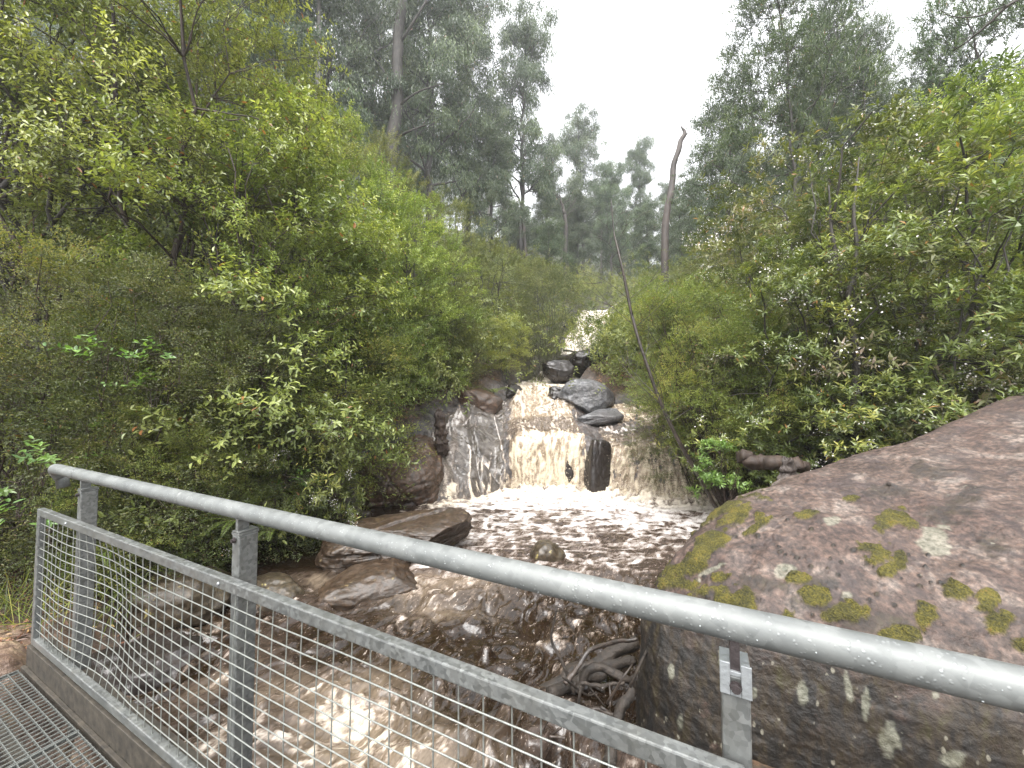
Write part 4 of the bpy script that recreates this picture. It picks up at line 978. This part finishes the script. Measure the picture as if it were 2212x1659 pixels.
proto('wind_tree', 'gum', 'bark', seed=115, H=12, Wd=5.6, kind='wind', stems=24, blobs=125, spb=14, crown=(.3, 1.0), stem_r=.09, blob_r=.6, shape='tree', twig_r=.005, dirz=.1)
proto('far_shrub', 'grey', 'bark', seed=116, H=6, Wd=6, kind='gumfar', stems=6, blobs=60, spb=22, crown=(.02, 1.0), stem_r=.06, blob_r=.8, hollow=.5, sc=.65, thin_twigs=False, twig_r=.01)

# ---- left bank: near row
L_ = [
 # key, name, px, Y, top, label, cat, wscale, mat
 ('broad_tree', 'leafy_tree', 330, 7.2, -120, 'tall multi stemmed leafy tree with broad grey green leaves on the left bank', 'tree', 1.0, None),
 ('broad_tree', 'leafy_tree', -10, 7.4, -200, 'leafy tree cut by the left edge of the picture, above the rocky pad', 'tree', .8, None),
 ('broad_bush', 'broadleaf_bush', 560, 6.6, 260, 'grey green broadleaf bush rising beside the tall leafy tree', 'bush', 1.2, None),
 ('tea_bush', 'tea_tree_bush', 10, 4.6, 560, 'olive tea tree bush at the left picture edge above the bridge end', 'bush', 1.0, None),
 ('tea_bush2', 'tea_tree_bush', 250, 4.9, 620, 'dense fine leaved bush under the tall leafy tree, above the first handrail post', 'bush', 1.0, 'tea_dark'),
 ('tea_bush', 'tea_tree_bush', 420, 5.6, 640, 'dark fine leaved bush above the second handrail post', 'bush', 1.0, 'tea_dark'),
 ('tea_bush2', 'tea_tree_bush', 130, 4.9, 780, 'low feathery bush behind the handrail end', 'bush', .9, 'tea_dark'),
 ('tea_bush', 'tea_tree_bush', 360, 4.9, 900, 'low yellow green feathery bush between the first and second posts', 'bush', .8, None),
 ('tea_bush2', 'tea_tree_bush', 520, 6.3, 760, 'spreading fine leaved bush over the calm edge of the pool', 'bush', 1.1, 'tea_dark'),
 ('mid_shrub', 'leafy_shrub', 610, 8.0, 330, 'bright green shrub with a pointed crown just right of the tall leafy tree', 'shrub', 1.0, None),
 ('fine_shrub', 'feathery_shrub', 640, 7.6, 560, 'yellow green feathery shrub below the pointed bright shrub', 'shrub', 1.0, 'tea'),
 ('mid_shrub2', 'leafy_shrub', 770, 9.8, 380, 'bright green rounded shrub below the tall dark gum trunk', 'shrub', 1.0, None),
 ('mid_shrub', 'leafy_shrub', 880, 11.5, 455, 'bright green rounded shrub sloping down towards the creek', 'shrub', .95, None),
 ('fine_shrub', 'feathery_shrub', 800, 10.9, 640, 'brown tipped feathery shrub leaning over the cracked slab', 'shrub', 1.0, None),
 ('broad_bush', 'broadleaf_bush', 690, 10.4, 650, 'bush with long pale leaves above the white flowering shrub', 'bush', 1.0, 'mid'),
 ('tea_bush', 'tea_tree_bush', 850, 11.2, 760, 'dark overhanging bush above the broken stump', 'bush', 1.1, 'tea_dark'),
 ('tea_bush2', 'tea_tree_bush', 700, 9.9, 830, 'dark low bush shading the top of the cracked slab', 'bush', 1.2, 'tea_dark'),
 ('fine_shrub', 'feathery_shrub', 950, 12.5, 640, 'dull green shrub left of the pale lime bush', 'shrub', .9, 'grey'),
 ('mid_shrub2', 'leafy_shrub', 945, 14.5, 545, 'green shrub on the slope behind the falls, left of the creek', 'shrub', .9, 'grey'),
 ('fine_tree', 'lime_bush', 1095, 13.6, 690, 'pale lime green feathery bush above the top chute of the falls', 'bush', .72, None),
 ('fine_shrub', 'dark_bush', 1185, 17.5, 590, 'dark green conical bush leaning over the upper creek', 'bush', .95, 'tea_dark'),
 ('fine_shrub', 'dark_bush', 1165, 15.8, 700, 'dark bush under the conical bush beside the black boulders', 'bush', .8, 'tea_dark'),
 ('mid_shrub', 'leafy_shrub', 1060, 19, 530, 'dull green shrub behind the pale lime bush', 'shrub', 1.0, 'grey'),
 ('mid_shrub2', 'leafy_shrub', 1150, 24, 560, 'misty green shrub left of the upper cascade', 'shrub', .9, 'grey'),
 ('mid_shrub', 'leafy_shrub', 960, 21, 440, 'misty green tall shrub under the left gum trees', 'shrub', 1.0, 'grey'),
 ('mid_shrub2', 'leafy_shrub', 830, 17, 330, 'tall dull green shrub behind the bright rounded shrubs', 'shrub', 1.0, 'grey'),
 ('mid_shrub', 'leafy_shrub', 690, 13, 260, 'tall green shrub between the leafy tree and the dark gum trunk', 'shrub', 1.0, None),
 ('mid_shrub2', 'leafy_shrub', 480, 9.5, 150, 'shrub filling the gap behind the tall leafy tree', 'shrub', 1.2, 'grey'),
 ('mid_shrub', 'leafy_shrub', 150, 8.0, 100, 'shrub behind the tea tree bushes at the far left', 'shrub', 1.3, 'grey'),
 # right bank
 ('tea_bush', 'tea_tree_bush', 1640, 8.6, 640, 'olive feathery bush standing in the middle of the right bank thicket', 'bush', 1.3, None),
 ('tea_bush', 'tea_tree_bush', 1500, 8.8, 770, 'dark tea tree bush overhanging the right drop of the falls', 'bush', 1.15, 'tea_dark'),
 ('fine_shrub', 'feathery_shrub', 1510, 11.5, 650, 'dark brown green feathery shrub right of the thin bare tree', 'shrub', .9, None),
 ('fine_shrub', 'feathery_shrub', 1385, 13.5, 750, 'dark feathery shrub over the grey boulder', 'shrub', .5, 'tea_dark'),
 ('lance_shrub', 'lance_leaf_shrub', 1690, 7.2, 560, 'flowering shrub with glossy narrow leaves behind the left end of the mossy boulder', 'shrub', 1.1, None),
 ('lance_shrub2', 'lance_leaf_shrub', 1620, 9.6, 510, 'shrub with olive brown seed heads behind the flowering shrub', 'shrub', 1.1, None),
 ('lance_shrub2', 'lance_leaf_shrub', 1790, 7.8, 350, 'tall pinkish headed shrub in the middle of the right bank', 'shrub', 1.2, None),
 ('lance_shrub', 'lance_leaf_shrub', 1850, 6.4, 560, 'green lance leaved shrub with dark forked stems above the mossy boulder', 'shrub', 1.1, None),
 ('lance_shrub', 'lance_leaf_shrub', 2010, 6.2, 420, 'dark green lance leaved shrub over the crest of the mossy boulder', 'shrub', 1.2, None),
 ('lance_shrub2', 'lance_leaf_shrub', 1930, 8.0, 330, 'tall brownish lance leaved shrub behind the crest of the mossy boulder', 'shrub', 1.2, None),
 ('lance_shrub', 'lance_leaf_shrub', 2160, 6.4, 240, 'large dark shrub at the right picture edge above the boulder top', 'shrub', 1.3, None),
 ('mid_shrub', 'leafy_shrub', 2130, 8.5, 230, 'yellow green tall shrub at the upper right picture edge', 'shrub', 1.1, 'mid'),
 ('fine_shrub', 'feathery_shrub', 1560, 14, 600, 'olive feathery shrub in the distance behind the right thicket', 'shrub', 1.0, None),
 ('mid_shrub2', 'leafy_shrub', 1430, 17, 640, 'dull green shrub right of the upper cascade', 'shrub', .8, 'grey'),
 ('mid_shrub', 'leafy_shrub', 1400, 23, 640, 'misty shrub behind the grey rocks right of the upper cascade', 'shrub', .6, 'grey'),
 ('mid_shrub2', 'leafy_shrub', 1660, 15, 480, 'misty green shrub among the thin trees on the right', 'shrub', 1.0, 'grey'),
 ('mid_shrub', 'leafy_shrub', 1800, 13, 420, 'green shrub under the windswept tree', 'shrub', 1.0, 'grey'),
 ('mid_shrub2', 'leafy_shrub', 2000, 12, 300, 'grey green shrub behind the tall brownish shrub on the right', 'shrub', 1.1, 'grey'),
 ('mid_shrub2', 'leafy_shrub', 1530, 20, 570, 'misty shrub at the foot of the dead snag', 'shrub', 1.0, 'grey'),
 ('mid_shrub', 'leafy_shrub', 1740, 20, 480, 'far misty shrub between the thin right trees', 'shrub', 1.0, 'grey'),
]
FL = {33: (110, 1, dict(n=26, r=.045, size=.019)), 34: (150, 7, dict(n=14, r=.05, size=.02)), 35: (190, 2, dict(n=16, r=.05, size=.02)), 36: (60, 3, dict(n=16, r=.04, size=.017)), 37: (60, 4, dict(n=16, r=.04, size=.016)), 38: (80, 5, dict(n=14, r=.045, size=.018)), 39: (30, 6, dict(n=14, r=.04, size=.015))}
for i, (key, nm, px, Y_, top, lab, cat, ws, mt) in enumerate(L_):
    put(key, nm, px, Y_, top, lab, cat, ws, mat=mt, flowers=FL.get(i), group={'shrub': 'shrubs crowding the creek banks', 'bush': 'bushes crowding the creek banks'}.get(cat))

# low overhang with white flowers, left
proto('flower_bush', 'lance', 'bark_red', seed=120, H=1.5, Wd=1.9, kind='lance', stems=6, blobs=26, spb=14, crown=(.25, 1.0), stem_r=.014, blob_r=.2, hollow=.3, sc=.8, lean=(.3, -.1), dirz=.0)
put('flower_bush', 'flowering_shrub', 600, 6.1, 940, 'low overhanging shrub with narrow leaves and white flower clusters left of the cracked slab', 'shrub', .9, rz=0, flowers=(34, 9, dict(n=34, r=.028, size=.012)))
# leaning tea tree over the falls
proto('leaning_tea', 'tea', 'bark_red', seed=121, H=3.8, Wd=2.0, kind='tea', stems=40, blobs=120, spb=15, crown=(.3, 1.0), stem_r=.016, blob_r=.34, hollow=.25, lean=(-.27, -.02), dirz=.15, spread=.75)
put('leaning_tea', 'tea_tree', 1580, 7.6, 640, 'many stemmed tea tree leaning left over the falls, with brown twiggy base', 'bush', 1.0, rz=0)
proto('upright_tea', 'tea', 'bark_red', seed=122, H=3.4, Wd=2.2, kind='tea', stems=34, blobs=90, spb=13, crown=(.35, 1.0), stem_r=.012, blob_r=.32, hollow=.2, lean=(-.06, 0), dirz=.3, spread=.9)
put('upright_tea', 'tea_tree', 1630, 7.3, 720, 'upright brown stemmed tea tree between the leaning tea tree and the flowering shrub', 'bush', 1.0, rz=0)
# bright green plant at the water's edge
proto('bright_plant', 'bright', 'bark_red', seed=123, H=.9, Wd=.65, kind='lance', stems=7, blobs=16, spb=9, crown=(.12, 1.0), stem_r=.008, blob_r=.1, hollow=.2, sc=.75, dirz=.4)
b = at(1560, 1090, 5.3); put('bright_plant', 'green_shrub', 1560, 5.3, 965, 'small bright green shrub tucked behind the left end of the mossy boulder', 'plant', 1.1, z0=b[2] - .05)
# seedlings with broad fresh leaves, left foreground
proto('seedling', 'bright', 'bark_red', seed=124, H=.5, Wd=.42, kind='broad', stems=4, blobs=5, spb=1.6, crown=(.35, 1.0), stem_r=.005, blob_r=.07, hollow=.1, sc=1.05)
SD = [(50, 1120, 3.3, 1010, 'broad leaved seedling low at the left picture edge'), (95, 1050, 3.6, 960, 'broad leaved seedling just left of the handrail end'), (200, 960, 4.0, 905, 'two tiered seedling above the handrail end'), (270, 830, 4.1, 745, 'pale lime seedling sprig glowing in front of the dark bush'),
      (385, 830, 4.3, 750, 'pale lime sprig right of the glowing seedling'), (330, 880, 4.2, 810, 'drooping pale sprig below the two lime sprigs'), (600, 1110, 5.4, 1030, 'yellow green sprig hanging above the dark log'), (120, 1180, 3.3, 1080, 'fresh green seedling beside the panel corner')]
for px, by, Y_, top, lab in SD:
    p = at(px, by, Y_); put('seedling', 'seedling', px, Y_, top, lab, 'seedling', 1.3, z0=p[2], group='broad leaved seedlings in the left thicket')
# ferns
st, fr_ = frond_mesh('fern_fronds', 8, .6, 5, .75); st.materials.append(M['bark_red']); fr_.materials.append(FM['fern'])
def fern(px, py, Y_, s, label, rz=0, tilt=0, mesh=None):
    p = at(px, py, Y_); o = empty('fern', p, rz); o.scale = (s, s, s); o.rotation_euler = (tilt, 0, rz)
    link('frond', fr_, None, o); link('stalk', st, None, o); tag(o, label, 'fern', 'ferns growing along the bank'); return o
for a in [(25, 1195, 4.3, .6, 'bright fern at the far left picture edge above the rocky pad'), (90, 1210, 4.2, .5, 'fern beside the corner of the mesh panel'), (520, 1130, 4.9, .9, 'fern behind the second handrail post'), (590, 1150, 5.2, .7, 'fern hanging over the calm dark water'), (640, 1075, 5.8, .6, 'small fern beneath the overhanging flower shrub'),
          (1065, 850, 12.4, 1.5, 'spiky fern on the brown bank rock left of the top chute'), (230, 1200, 4.2, .6, 'fern behind the first post, seen through the mesh'), (880, 900, 9.3, 1.0, 'fern hanging above the broken stump')]:
    fern(*a[:4], a[4], rng.uniform(0, 6))

# ---- tall trees
G = 'gum trees standing in the misty forest'
TR = [
 ('gum_a', 560, 26, -260, 'gum tree filling the upper left behind the leafy tree', 1.0, None), ('gum_b', 700, 30, -330, 'gum tree with drooping foliage left of the dark trunk', 1.0, None),
 ('gum_a', 925, 34, -180, 'gum tree with dense hanging foliage right of the dark trunk', .95, None), ('gum_b', 1010, 38, -60, 'tall gum tree whose dark fork shows below its crown', .8, None),
 ('gum_b', 1125, 40, 10, 'rightmost tall gum of the left group, leaning towards the open sky', .8, None), ('gum_a', 1060, 36, 230, 'shorter gum tree below the rightmost tall gum of the left group', .75, None),
 ('gum_a', 800, 42, -120, 'pale distant gum tree behind the dark trunk', 1.0, 'gumfar'), ('gum_c', 880, 50, 120, 'hazy gum tree seen between the two left gum trees', 1.0, None),
 ('gum_b', 1262, 62, 245, 'rounded gum tree in the centre against the white sky', .95, None), ('gum_c', 1180, 55, 300, 'slim pale gum tree left of the central rounded gum', .6, None), ('gum_c', 1215, 70, 420, 'hazy pale trunked gum in the far centre', .9, None),
 ('gum_c', 1300, 58, 400, 'pale trunked gum below the central rounded gum', .7, None), ('gum_a', 1390, 60, 290, 'hazy gum tree left of the dead snag', .62, 'gumfar'), ('gum_a', 1345, 75, 440, 'low distant gum in the valley centre', .9, 'gumfar'),
 ('gum_a', 1250, 50, 400, 'dense hazy gum crown just right of the valley centre line', .8, 'gumfar'), ('gum_b', 1325, 54, 350, 'hazy gum between the central rounded gum and the snag', .7, None), ('gum_a', 1405, 46, 430, 'low hazy gum immediately left of the dead snag base', .8, None), ('gum_a', 1500, 50, 370, 'hazy gum immediately right of the dead snag', .8, 'gumfar'), ('gum_b', 1180, 47, 400, 'hazy gum left of the central rounded gum', .7, None), ('gum_c', 1450, 70, 400, 'distant gum behind the dead snag', .9, None), ('gum_thin', 1580, 24, 165, 'slim dark trunked tree right of the dead snag', 1.3, None), ('gum_a', 1600, 40, 260, 'hazy leafy gum right of the slim dark tree', .7, 'gumfar'),
 ('wind_tree', 1725, 16, -140, 'windswept tall tree against the sky on the right', .9, None), ('wind_tree', 1880, 18, 40, 'second windswept tree with two thin stems', .65, None), ('gum_thin', 1790, 22, 40, 'slim grey tree between the windswept trees', 1.1, None),
 ('wind_tree', 2040, 14, 110, 'leafy windswept tree over the right thicket', .7, None), ('gum_a', 1950, 42, 330, 'hazy gum in the right background', .7, 'gumfar'), ('wind_tree', 2190, 12, -60, 'dark windswept tree at the upper right corner', .8, None),
 ('wind_tree', 1850, 19, -90, 'feathery windswept tree leaning into the sky between the slim trees', .75, None), ('gum_c', 1665, 50, 330, 'pale distant gum in the right background', .8, None), ('gum_b', 1790, 55, 380, 'rounded distant gum crown behind the two stemmed tree', .8, 'gumfar'), ('gum_a', 420, 22, -300, 'gum tree crown high above the left thicket', 1.0, None),
 ('gum_b', 1120, 52, 440, 'hazy gum tree at the right end of the left slope', .8, 'gumfar'), ('gum_thin', 1190, 34, 470, 'small slim tree in front of the central gums', 1.3, None), ('gum_thin', 1480, 38, 430, 'small slim tree just right of the snag base', 1.3, None), ('gum_a', 2140, 30, 260, 'hazy gum behind the right edge shrubs', .9, None),
]
for key, px, Y_, top, lab, ws, mt in TR:
    put(key, 'eucalyptus_tree', px, Y_, top, lab, 'tree', ws, mat=mt, group=G, foliage='crown', wood='trunk')

# big dark trunk upper left
log('gum_trunk', [(-4.9 * 1.9, 30 * .98, T(-9.5, 29.5) - .3), tuple(at(845, 330, 29.5)), tuple(at(860, 130, 29.5)), tuple(at(872, -60, 29.5)), tuple(at(890, -300, 29.5))], [.62, .5, .42, .34, .25], 'tall dark gum trunk with peeling bark, upper left', 'bark', 12, .12, 81, 'tree trunk', 40,
    twigs=[([at(850, 300, 29.5), at(880, 285, 29), at(920, 270, 28.5)], .12), ([at(852, 235, 29.5), at(900, 200, 29), at(960, 180, 28.5)], .1), ([at(866, 90, 29.5), at(910, 20, 29), at(960, -60, 29)], .12), ([at(856, 200, 29.5), at(820, 140, 29.5), at(780, 110, 29)], .1)])
# dead snag
log('dead_snag', [A_(1437, 700, 30), A_(1436, 610, 30), A_(1438, 470, 30), A_(1450, 400, 30), A_(1466, 320, 30), A_(1478, 288, 30), A_(1471, 272, 30)], [.32, .29, .27, .24, .2, .15, .04], 'bare leaning dead trunk with a hooked broken top', 'snag', 12, .12, 83, 'dead tree', 40,
    twigs=[([at(1474, 300, 30), at(1483, 290, 30), at(1486, 286, 30)], .09)])
def branchy(name, mainP, r, label, seed, n=14, mat='bark', reach=1.0, cat='tree', upb=.8):
    rg = np.random.default_rng(seed); C = curve_pts(mainP, 40); tw = []
    for i in range(n):
        t = rg.uniform(.3, .97); b0 = C[int(t * 39)]; th = rg.uniform(0, 6.28); ln = reach * rg.uniform(.5, 1) * (1.2 - t)
        d = np.array([math.cos(th), math.sin(th) * .5, upb + rg.uniform(-.2, .3)]) * ln
        e = b0 + d; tw.append(([b0, b0 + d * .5 + rg.normal(0, .05, 3) * ln, e], r[0] * .3 * (1.15 - t)))
        for _ in range(3):
            s_ = b0 + d * rg.uniform(.3, .9); d2 = (d * .35 + rg.normal(0, .25, 3) * ln); tw.append(([s_, s_ + d2 * .5 + rg.normal(0, .02, 3), s_ + d2], r[0] * .12))
    return log(name, mainP, r, label, mat, 8, .15, seed, cat, 40, twigs=tw)
branchy('bare_sapling', [A_(1560, 1120, 7.3), A_(1500, 1010, 7.0), A_(1445, 910, 6.9), A_(1400, 800, 6.9), A_(1366, 680, 7.0), A_(1345, 580, 7.0), A_(1328, 510, 7.1), A_(1320, 430, 7.1)], [.036, .035, .034, .032, .028, .022, .014, .007], 'thin bare dark sapling leaning left in front of the upper cascade', 5, 20, 'logdark', reach=1.7)
branchy('dead_tree', [A_(1140, 640, 40), A_(1128, 380, 40), A_(1136, 330, 40), A_(1165, 285, 40)], [.22, .16, .1, .05], 'bare dead branch fork against the sky left of the central gum', 6, 12, reach=3, mat='snag')
branchy('dead_tree', [A_(1222, 600, 45), A_(1222, 480, 45), A_(1216, 450, 45), A_(1208, 420, 45)], [.3, .22, .16, .06], 'stubby broken dead tree in the valley centre', 7, 8, reach=2.6, mat='snag')
branchy('bare_branch', [A_(2290, -60, 5), A_(2180, 10, 5.1), A_(2115, 70, 5.3), A_(2060, 110, 5.5)], [.03, .022, .015, .006], 'bare arching branch entering at the upper right corner', 8, 5, reach=.5, cat='branch', upb=-.1)
branchy('bare_branch', [A_(2180, 10, 5.1), A_(2110, 35, 5.1), A_(2060, 36, 5.2), A_(2032, 22, 5.2)], [.012, .009, .006, .003], 'fine hooked twig below the arching branch at the upper right', 9, 2, reach=.2, cat='branch', upb=-.1)
branchy('forked_sapling', [A_(1845, 900, 6.0), A_(1850, 760, 6.0), A_(1820, 640, 6.1), A_(1800, 520, 6.2), A_(1790, 400, 6.3)], [.06, .05, .035, .025, .012], 'dark forked stem rising above the middle of the mossy boulder', 12, 12, reach=1.4)
branchy('forked_sapling', [A_(1830, 650, 6.0), A_(1850, 560, 6.0), A_(1845, 450, 6.1), A_(1855, 340, 6.2)], [.04, .03, .022, .01], 'slim upright dark stem beside the forked stem over the boulder', 13, 10, reach=1.2)
branchy('tea_tree_sapling', [A_(1700, 880, 7), A_(1700, 740, 7), A_(1712, 640, 7)], [.03, .022, .01], 'thin straight dark stem in the right thicket', 14, 8, reach=.8)

# ---- the far forest that reads as one mass
def forest():
    rg = np.random.default_rng(77); Vs, Fs, va, n0 = [], [], [], 0
    P, Hh = [], []
    for _ in range(240):
        y = rg.uniform(62, 150); x = rg.uniform(-1.25, 1.3) * y
        if abs(x) < .14 * y and y < 70: continue
        P.append((x, y)); Hh.append(rg.uniform(13, 22) * (.62 if -.02 < x / y < 1.3 else 1.25))
    for _ in range(150):
        s = -1 if rg.random() < .6 else 1; y = rg.uniform(24, 60); x = s * (rg.uniform(.45, 1.35) * y) + (2 if s > 0 else 0); P.append((x, y)); Hh.append(rg.uniform(15, 27) * (1.1 if s < 0 else .5))
    P = np.array(P); g = terrain(P[:, 0], P[:, 1]); mb = MB()
    for (x, y), z, h in zip(P, g, Hh):
        nb = 30; th = rg.uniform(0, 6.28, nb); u = rg.random(nb) ** .8; rr = h * .17 * np.sqrt(rg.random(nb)) * (1.15 - .6 * u)
        c = np.stack([x + np.cos(th) * rr, y + np.sin(th) * rr, z + h * (.22 + .78 * u)], -1)
        O = np.repeat(c, 9, 0) + rg.normal(0, .7, (nb * 9, 3))
        k2 = .6 + .5 * y / 60
        V, Fq, v, _e = sprays(O, rg.normal(0, 1, O.shape) * [1, 1, .4], np.repeat(rg.uniform(.2, .75, nb), 9), 'gumfar', rg, k2)
        Vs.append(V); Fs.append(Fq + n0); va.append(v); n0 += len(V)
        mb.tube(np.array([[x, y, z - .5], [x + rg.normal(0, .3), y, z + h * .5], [x + rg.normal(0, .6), y, z + h * .92]]), [.24, .17, .05], 6, False)
    f = mesh_np('forest', np.concatenate(Vs), np.concatenate(Fs), attrs={'var': np.concatenate(va)}, smooth_on=False); f.materials.append(FM['gumfar'])
    o = link('distant_forest', f); tag(o, 'misty grey green forest covering the far slopes', 'forest', kind='stuff')
    mb.build('forest_trunks', M['bark_pale'], o, True)['kind'] = 'stuff'
forest()
def undergrowth():
    rg = np.random.default_rng(78); n = 1500
    y = rg.uniform(0, 1, n) ** 1.3 * 60 + 9; x = rg.uniform(-1.3, 1.35, n) * y
    d = np.maximum(le(y) - x, x - re(y)); k = d > .5 + .02 * y; x, y, d = x[k], y[k], d[k]
    z = terrain(x, y); s = np.minimum(.9 + y * .03, 2.2) * np.minimum(1, d * .8)
    nb = 14
    c = np.repeat(np.stack([x, y, z], -1), nb, 0); ss = np.repeat(s, nb); c = c + rg.normal(0, 1, c.shape) * ss[:, None] * [.7, .7, .35] + np.stack([0 * ss, 0 * ss, ss * .7], -1)
    O = np.repeat(c, 5, 0) + rg.normal(0, .25, (len(c) * 5, 3)); D = unit(rg.normal(0, 1, O.shape) + [0, 0, .6])
    V, Fq, v, _e = sprays(O, D, np.repeat(np.repeat(rg.uniform(.15, .8, len(x)), nb), 5), 'mid', rg, 2.2)
    f = mesh_np('undergrowth', V, Fq, attrs={'var': v}, smooth_on=False); f.materials.append(FM['grey'])
    tag(link('undergrowth', f), 'tangled low green undergrowth covering the slopes between the trees', 'undergrowth', kind='stuff')
undergrowth()
def grass():
    rg = np.random.default_rng(79); n = 9000
    x = rg.uniform(3.0, 9, n); y = rg.uniform(4.5, 9.5, n); k = (x > re(y) + .15) & (fbm(x * 1.2, y * 1.2, 0, 2, 5) > -.15); x, y = x[k], y[k]
    x2 = rg.uniform(-9, -3.9, n // 2); y2 = rg.uniform(3.4, 9, n // 2); k = x2 < le(y2) - .25; x, y = np.concatenate([x, x2[k]]), np.concatenate([y, y2[k]])
    z = terrain(x, y); P = np.stack([x, y, z], -1); A = rg.normal(0, .45, P.shape) + [0, 0, 1]
    V, Fq = leaves(P, A, rg.normal(0, 1, P.shape), rg.uniform(.15, .5, len(P)), np.full(len(P), .009), True, .1, .03)
    f = mesh_np('grass', V, Fq, attrs={'var': np.clip(rg.normal(.5, .2, len(Fq)), 0, .9)}, smooth_on=False); f.materials.append(FM['tea'])
    tag(link('grass', f), 'long sedge blades and litter under the bushes', 'grass', kind='stuff')
grass()
def leaf_litter():
    rg = np.random.default_rng(80); n = 2600
    x = np.concatenate([rg.uniform(-6.5, -2.9, n), rg.uniform(-5, -3.2, 600)]); y = np.concatenate([rg.uniform(2.0, 6, n), rg.uniform(1.8, 3.4, 600)])
    k = (x < le(y) - .02); x, y = x[k], y[k]
    z = terrain(x, y) + .012; P = np.stack([x, y, z], -1); A = rg.normal(0, 1, P.shape) * [1, 1, .15]
    V, Fq = leaves(P, A, rg.normal(0, .3, P.shape) + [0, 0, 1], rg.uniform(.03, .09, len(P)), rg.uniform(.01, .025, len(P)), True, .4, .1)
    f = mesh_np('leaf_litter', V, Fq, attrs={'var': rg.uniform(0, 1, len(Fq) // 2).repeat(2)}, smooth_on=False); f.materials.append(FM['litter'])
    tag(link('leaf_litter', f), 'fallen reddish brown leaves scattered over the left bank', 'leaf litter', kind='stuff')
FM['litter'] = leaf_mat('dead leaves', [(0, (.06, .03, .016)), (.5, (.2, .08, .035)), (.8, (.3, .14, .06)), (1, (.4, .3, .08))], .1, .4)
leaf_litter()
# ------------------------------------------------------------------ sky, light, air
w = bpy.data.worlds.new('World'); scene.world = w; w.use_nodes = True
nt = w.node_tree; nt.nodes.clear(); N = NT(nt)
out = nt.nodes.new('ShaderNodeOutputWorld')
SUN_EL, SUN_AZ = 62, 200
sky = N.n('ShaderNodeTexSky'); sky.sky_type = 'NISHITA'; sky.sun_disc = False
sky.sun_elevation = R(SUN_EL); sky.sun_rotation = R(SUN_AZ); sky.air_density = 1.0; sky.dust_density = 4.0; sky.ozone_density = 1.0
bw = N.n('ShaderNodeRGBToBW', ins={0: sky.outputs[0]})
c = N.mix(.93, sky.outputs[0], N.mix(1.0, bw.outputs[0], (1.0, 1.0, 1.02), 'MULTIPLY'))
tc = N.n('ShaderNodeTexCoord')
cl = N.n('ShaderNodeTexNoise', ins={'Vector': tc.outputs['Generated'], 'Scale': 2.2, 'Detail': 4, 'Roughness': .5})
c = N.mix(1.0, c, N.ramp(cl.outputs['Fac'], [(.3, (.92, .92, .93)), (.7, (1.08, 1.08, 1.08))]), 'MULTIPLY')
c = N.mix(.35, c, (7.0, 7.1, 7.3))
bg = N.n('ShaderNodeBackground', ins={'Color': c, 'Strength': .15}); N.link(bg.outputs[0], out.inputs[0])
sd = bpy.data.lights.new('sun', 'SUN'); sd.energy = 1.5; sd.angle = R(50); sd.color = (1, .97, .92)
so = bpy.data.objects.new('sun', sd); COL.objects.link(so)
az = R(SUN_AZ)
d = Vector((math.sin(az) * math.cos(R(SUN_EL)), math.cos(az) * math.cos(R(SUN_EL)), math.sin(R(SUN_EL))))
so.rotation_euler = (-d).to_track_quat('-Z', 'Y').to_euler(); so.location = d * 40
if HAZE:
    hz = MB(); hz.box((0, 70, 40), (165, 0, 0), (0, 104, 0), (0, 0, 70))
    mh = bpy.data.materials.new('haze'); mh.use_nodes = True; nt = mh.node_tree; nt.nodes.clear(); N = NT(nt)
    o_ = nt.nodes.new('ShaderNodeOutputMaterial')
    pv = N.n('ShaderNodeVolumePrincipled', ins={'Color': (.93, .95, .97, 1), 'Density': HAZE, 'Anisotropy': .2}); N.link(pv.outputs[0], o_.inputs['Volume'])
    h = hz.build('haze', mh); tag(h, 'thin grey rain mist hanging in the valley', 'haze', kind='stuff')
scene.view_settings.view_transform = 'Standard'; scene.view_settings.look = 'None'; scene.view_settings.gamma = 1; scene.view_settings.exposure = EXPO
cy = scene.cycles
cy.max_bounces = 5; cy.diffuse_bounces = 4; cy.glossy_bounces = 2; cy.transmission_bounces = 3; cy.volume_bounces = 1; cy.transparent_max_bounces = 4
cy.use_denoising = True; cy.use_adaptive_sampling = True; cy.adaptive_threshold = .015
cy.caustics_reflective = False; cy.caustics_refractive = False; cy.sample_clamp_indirect = 6
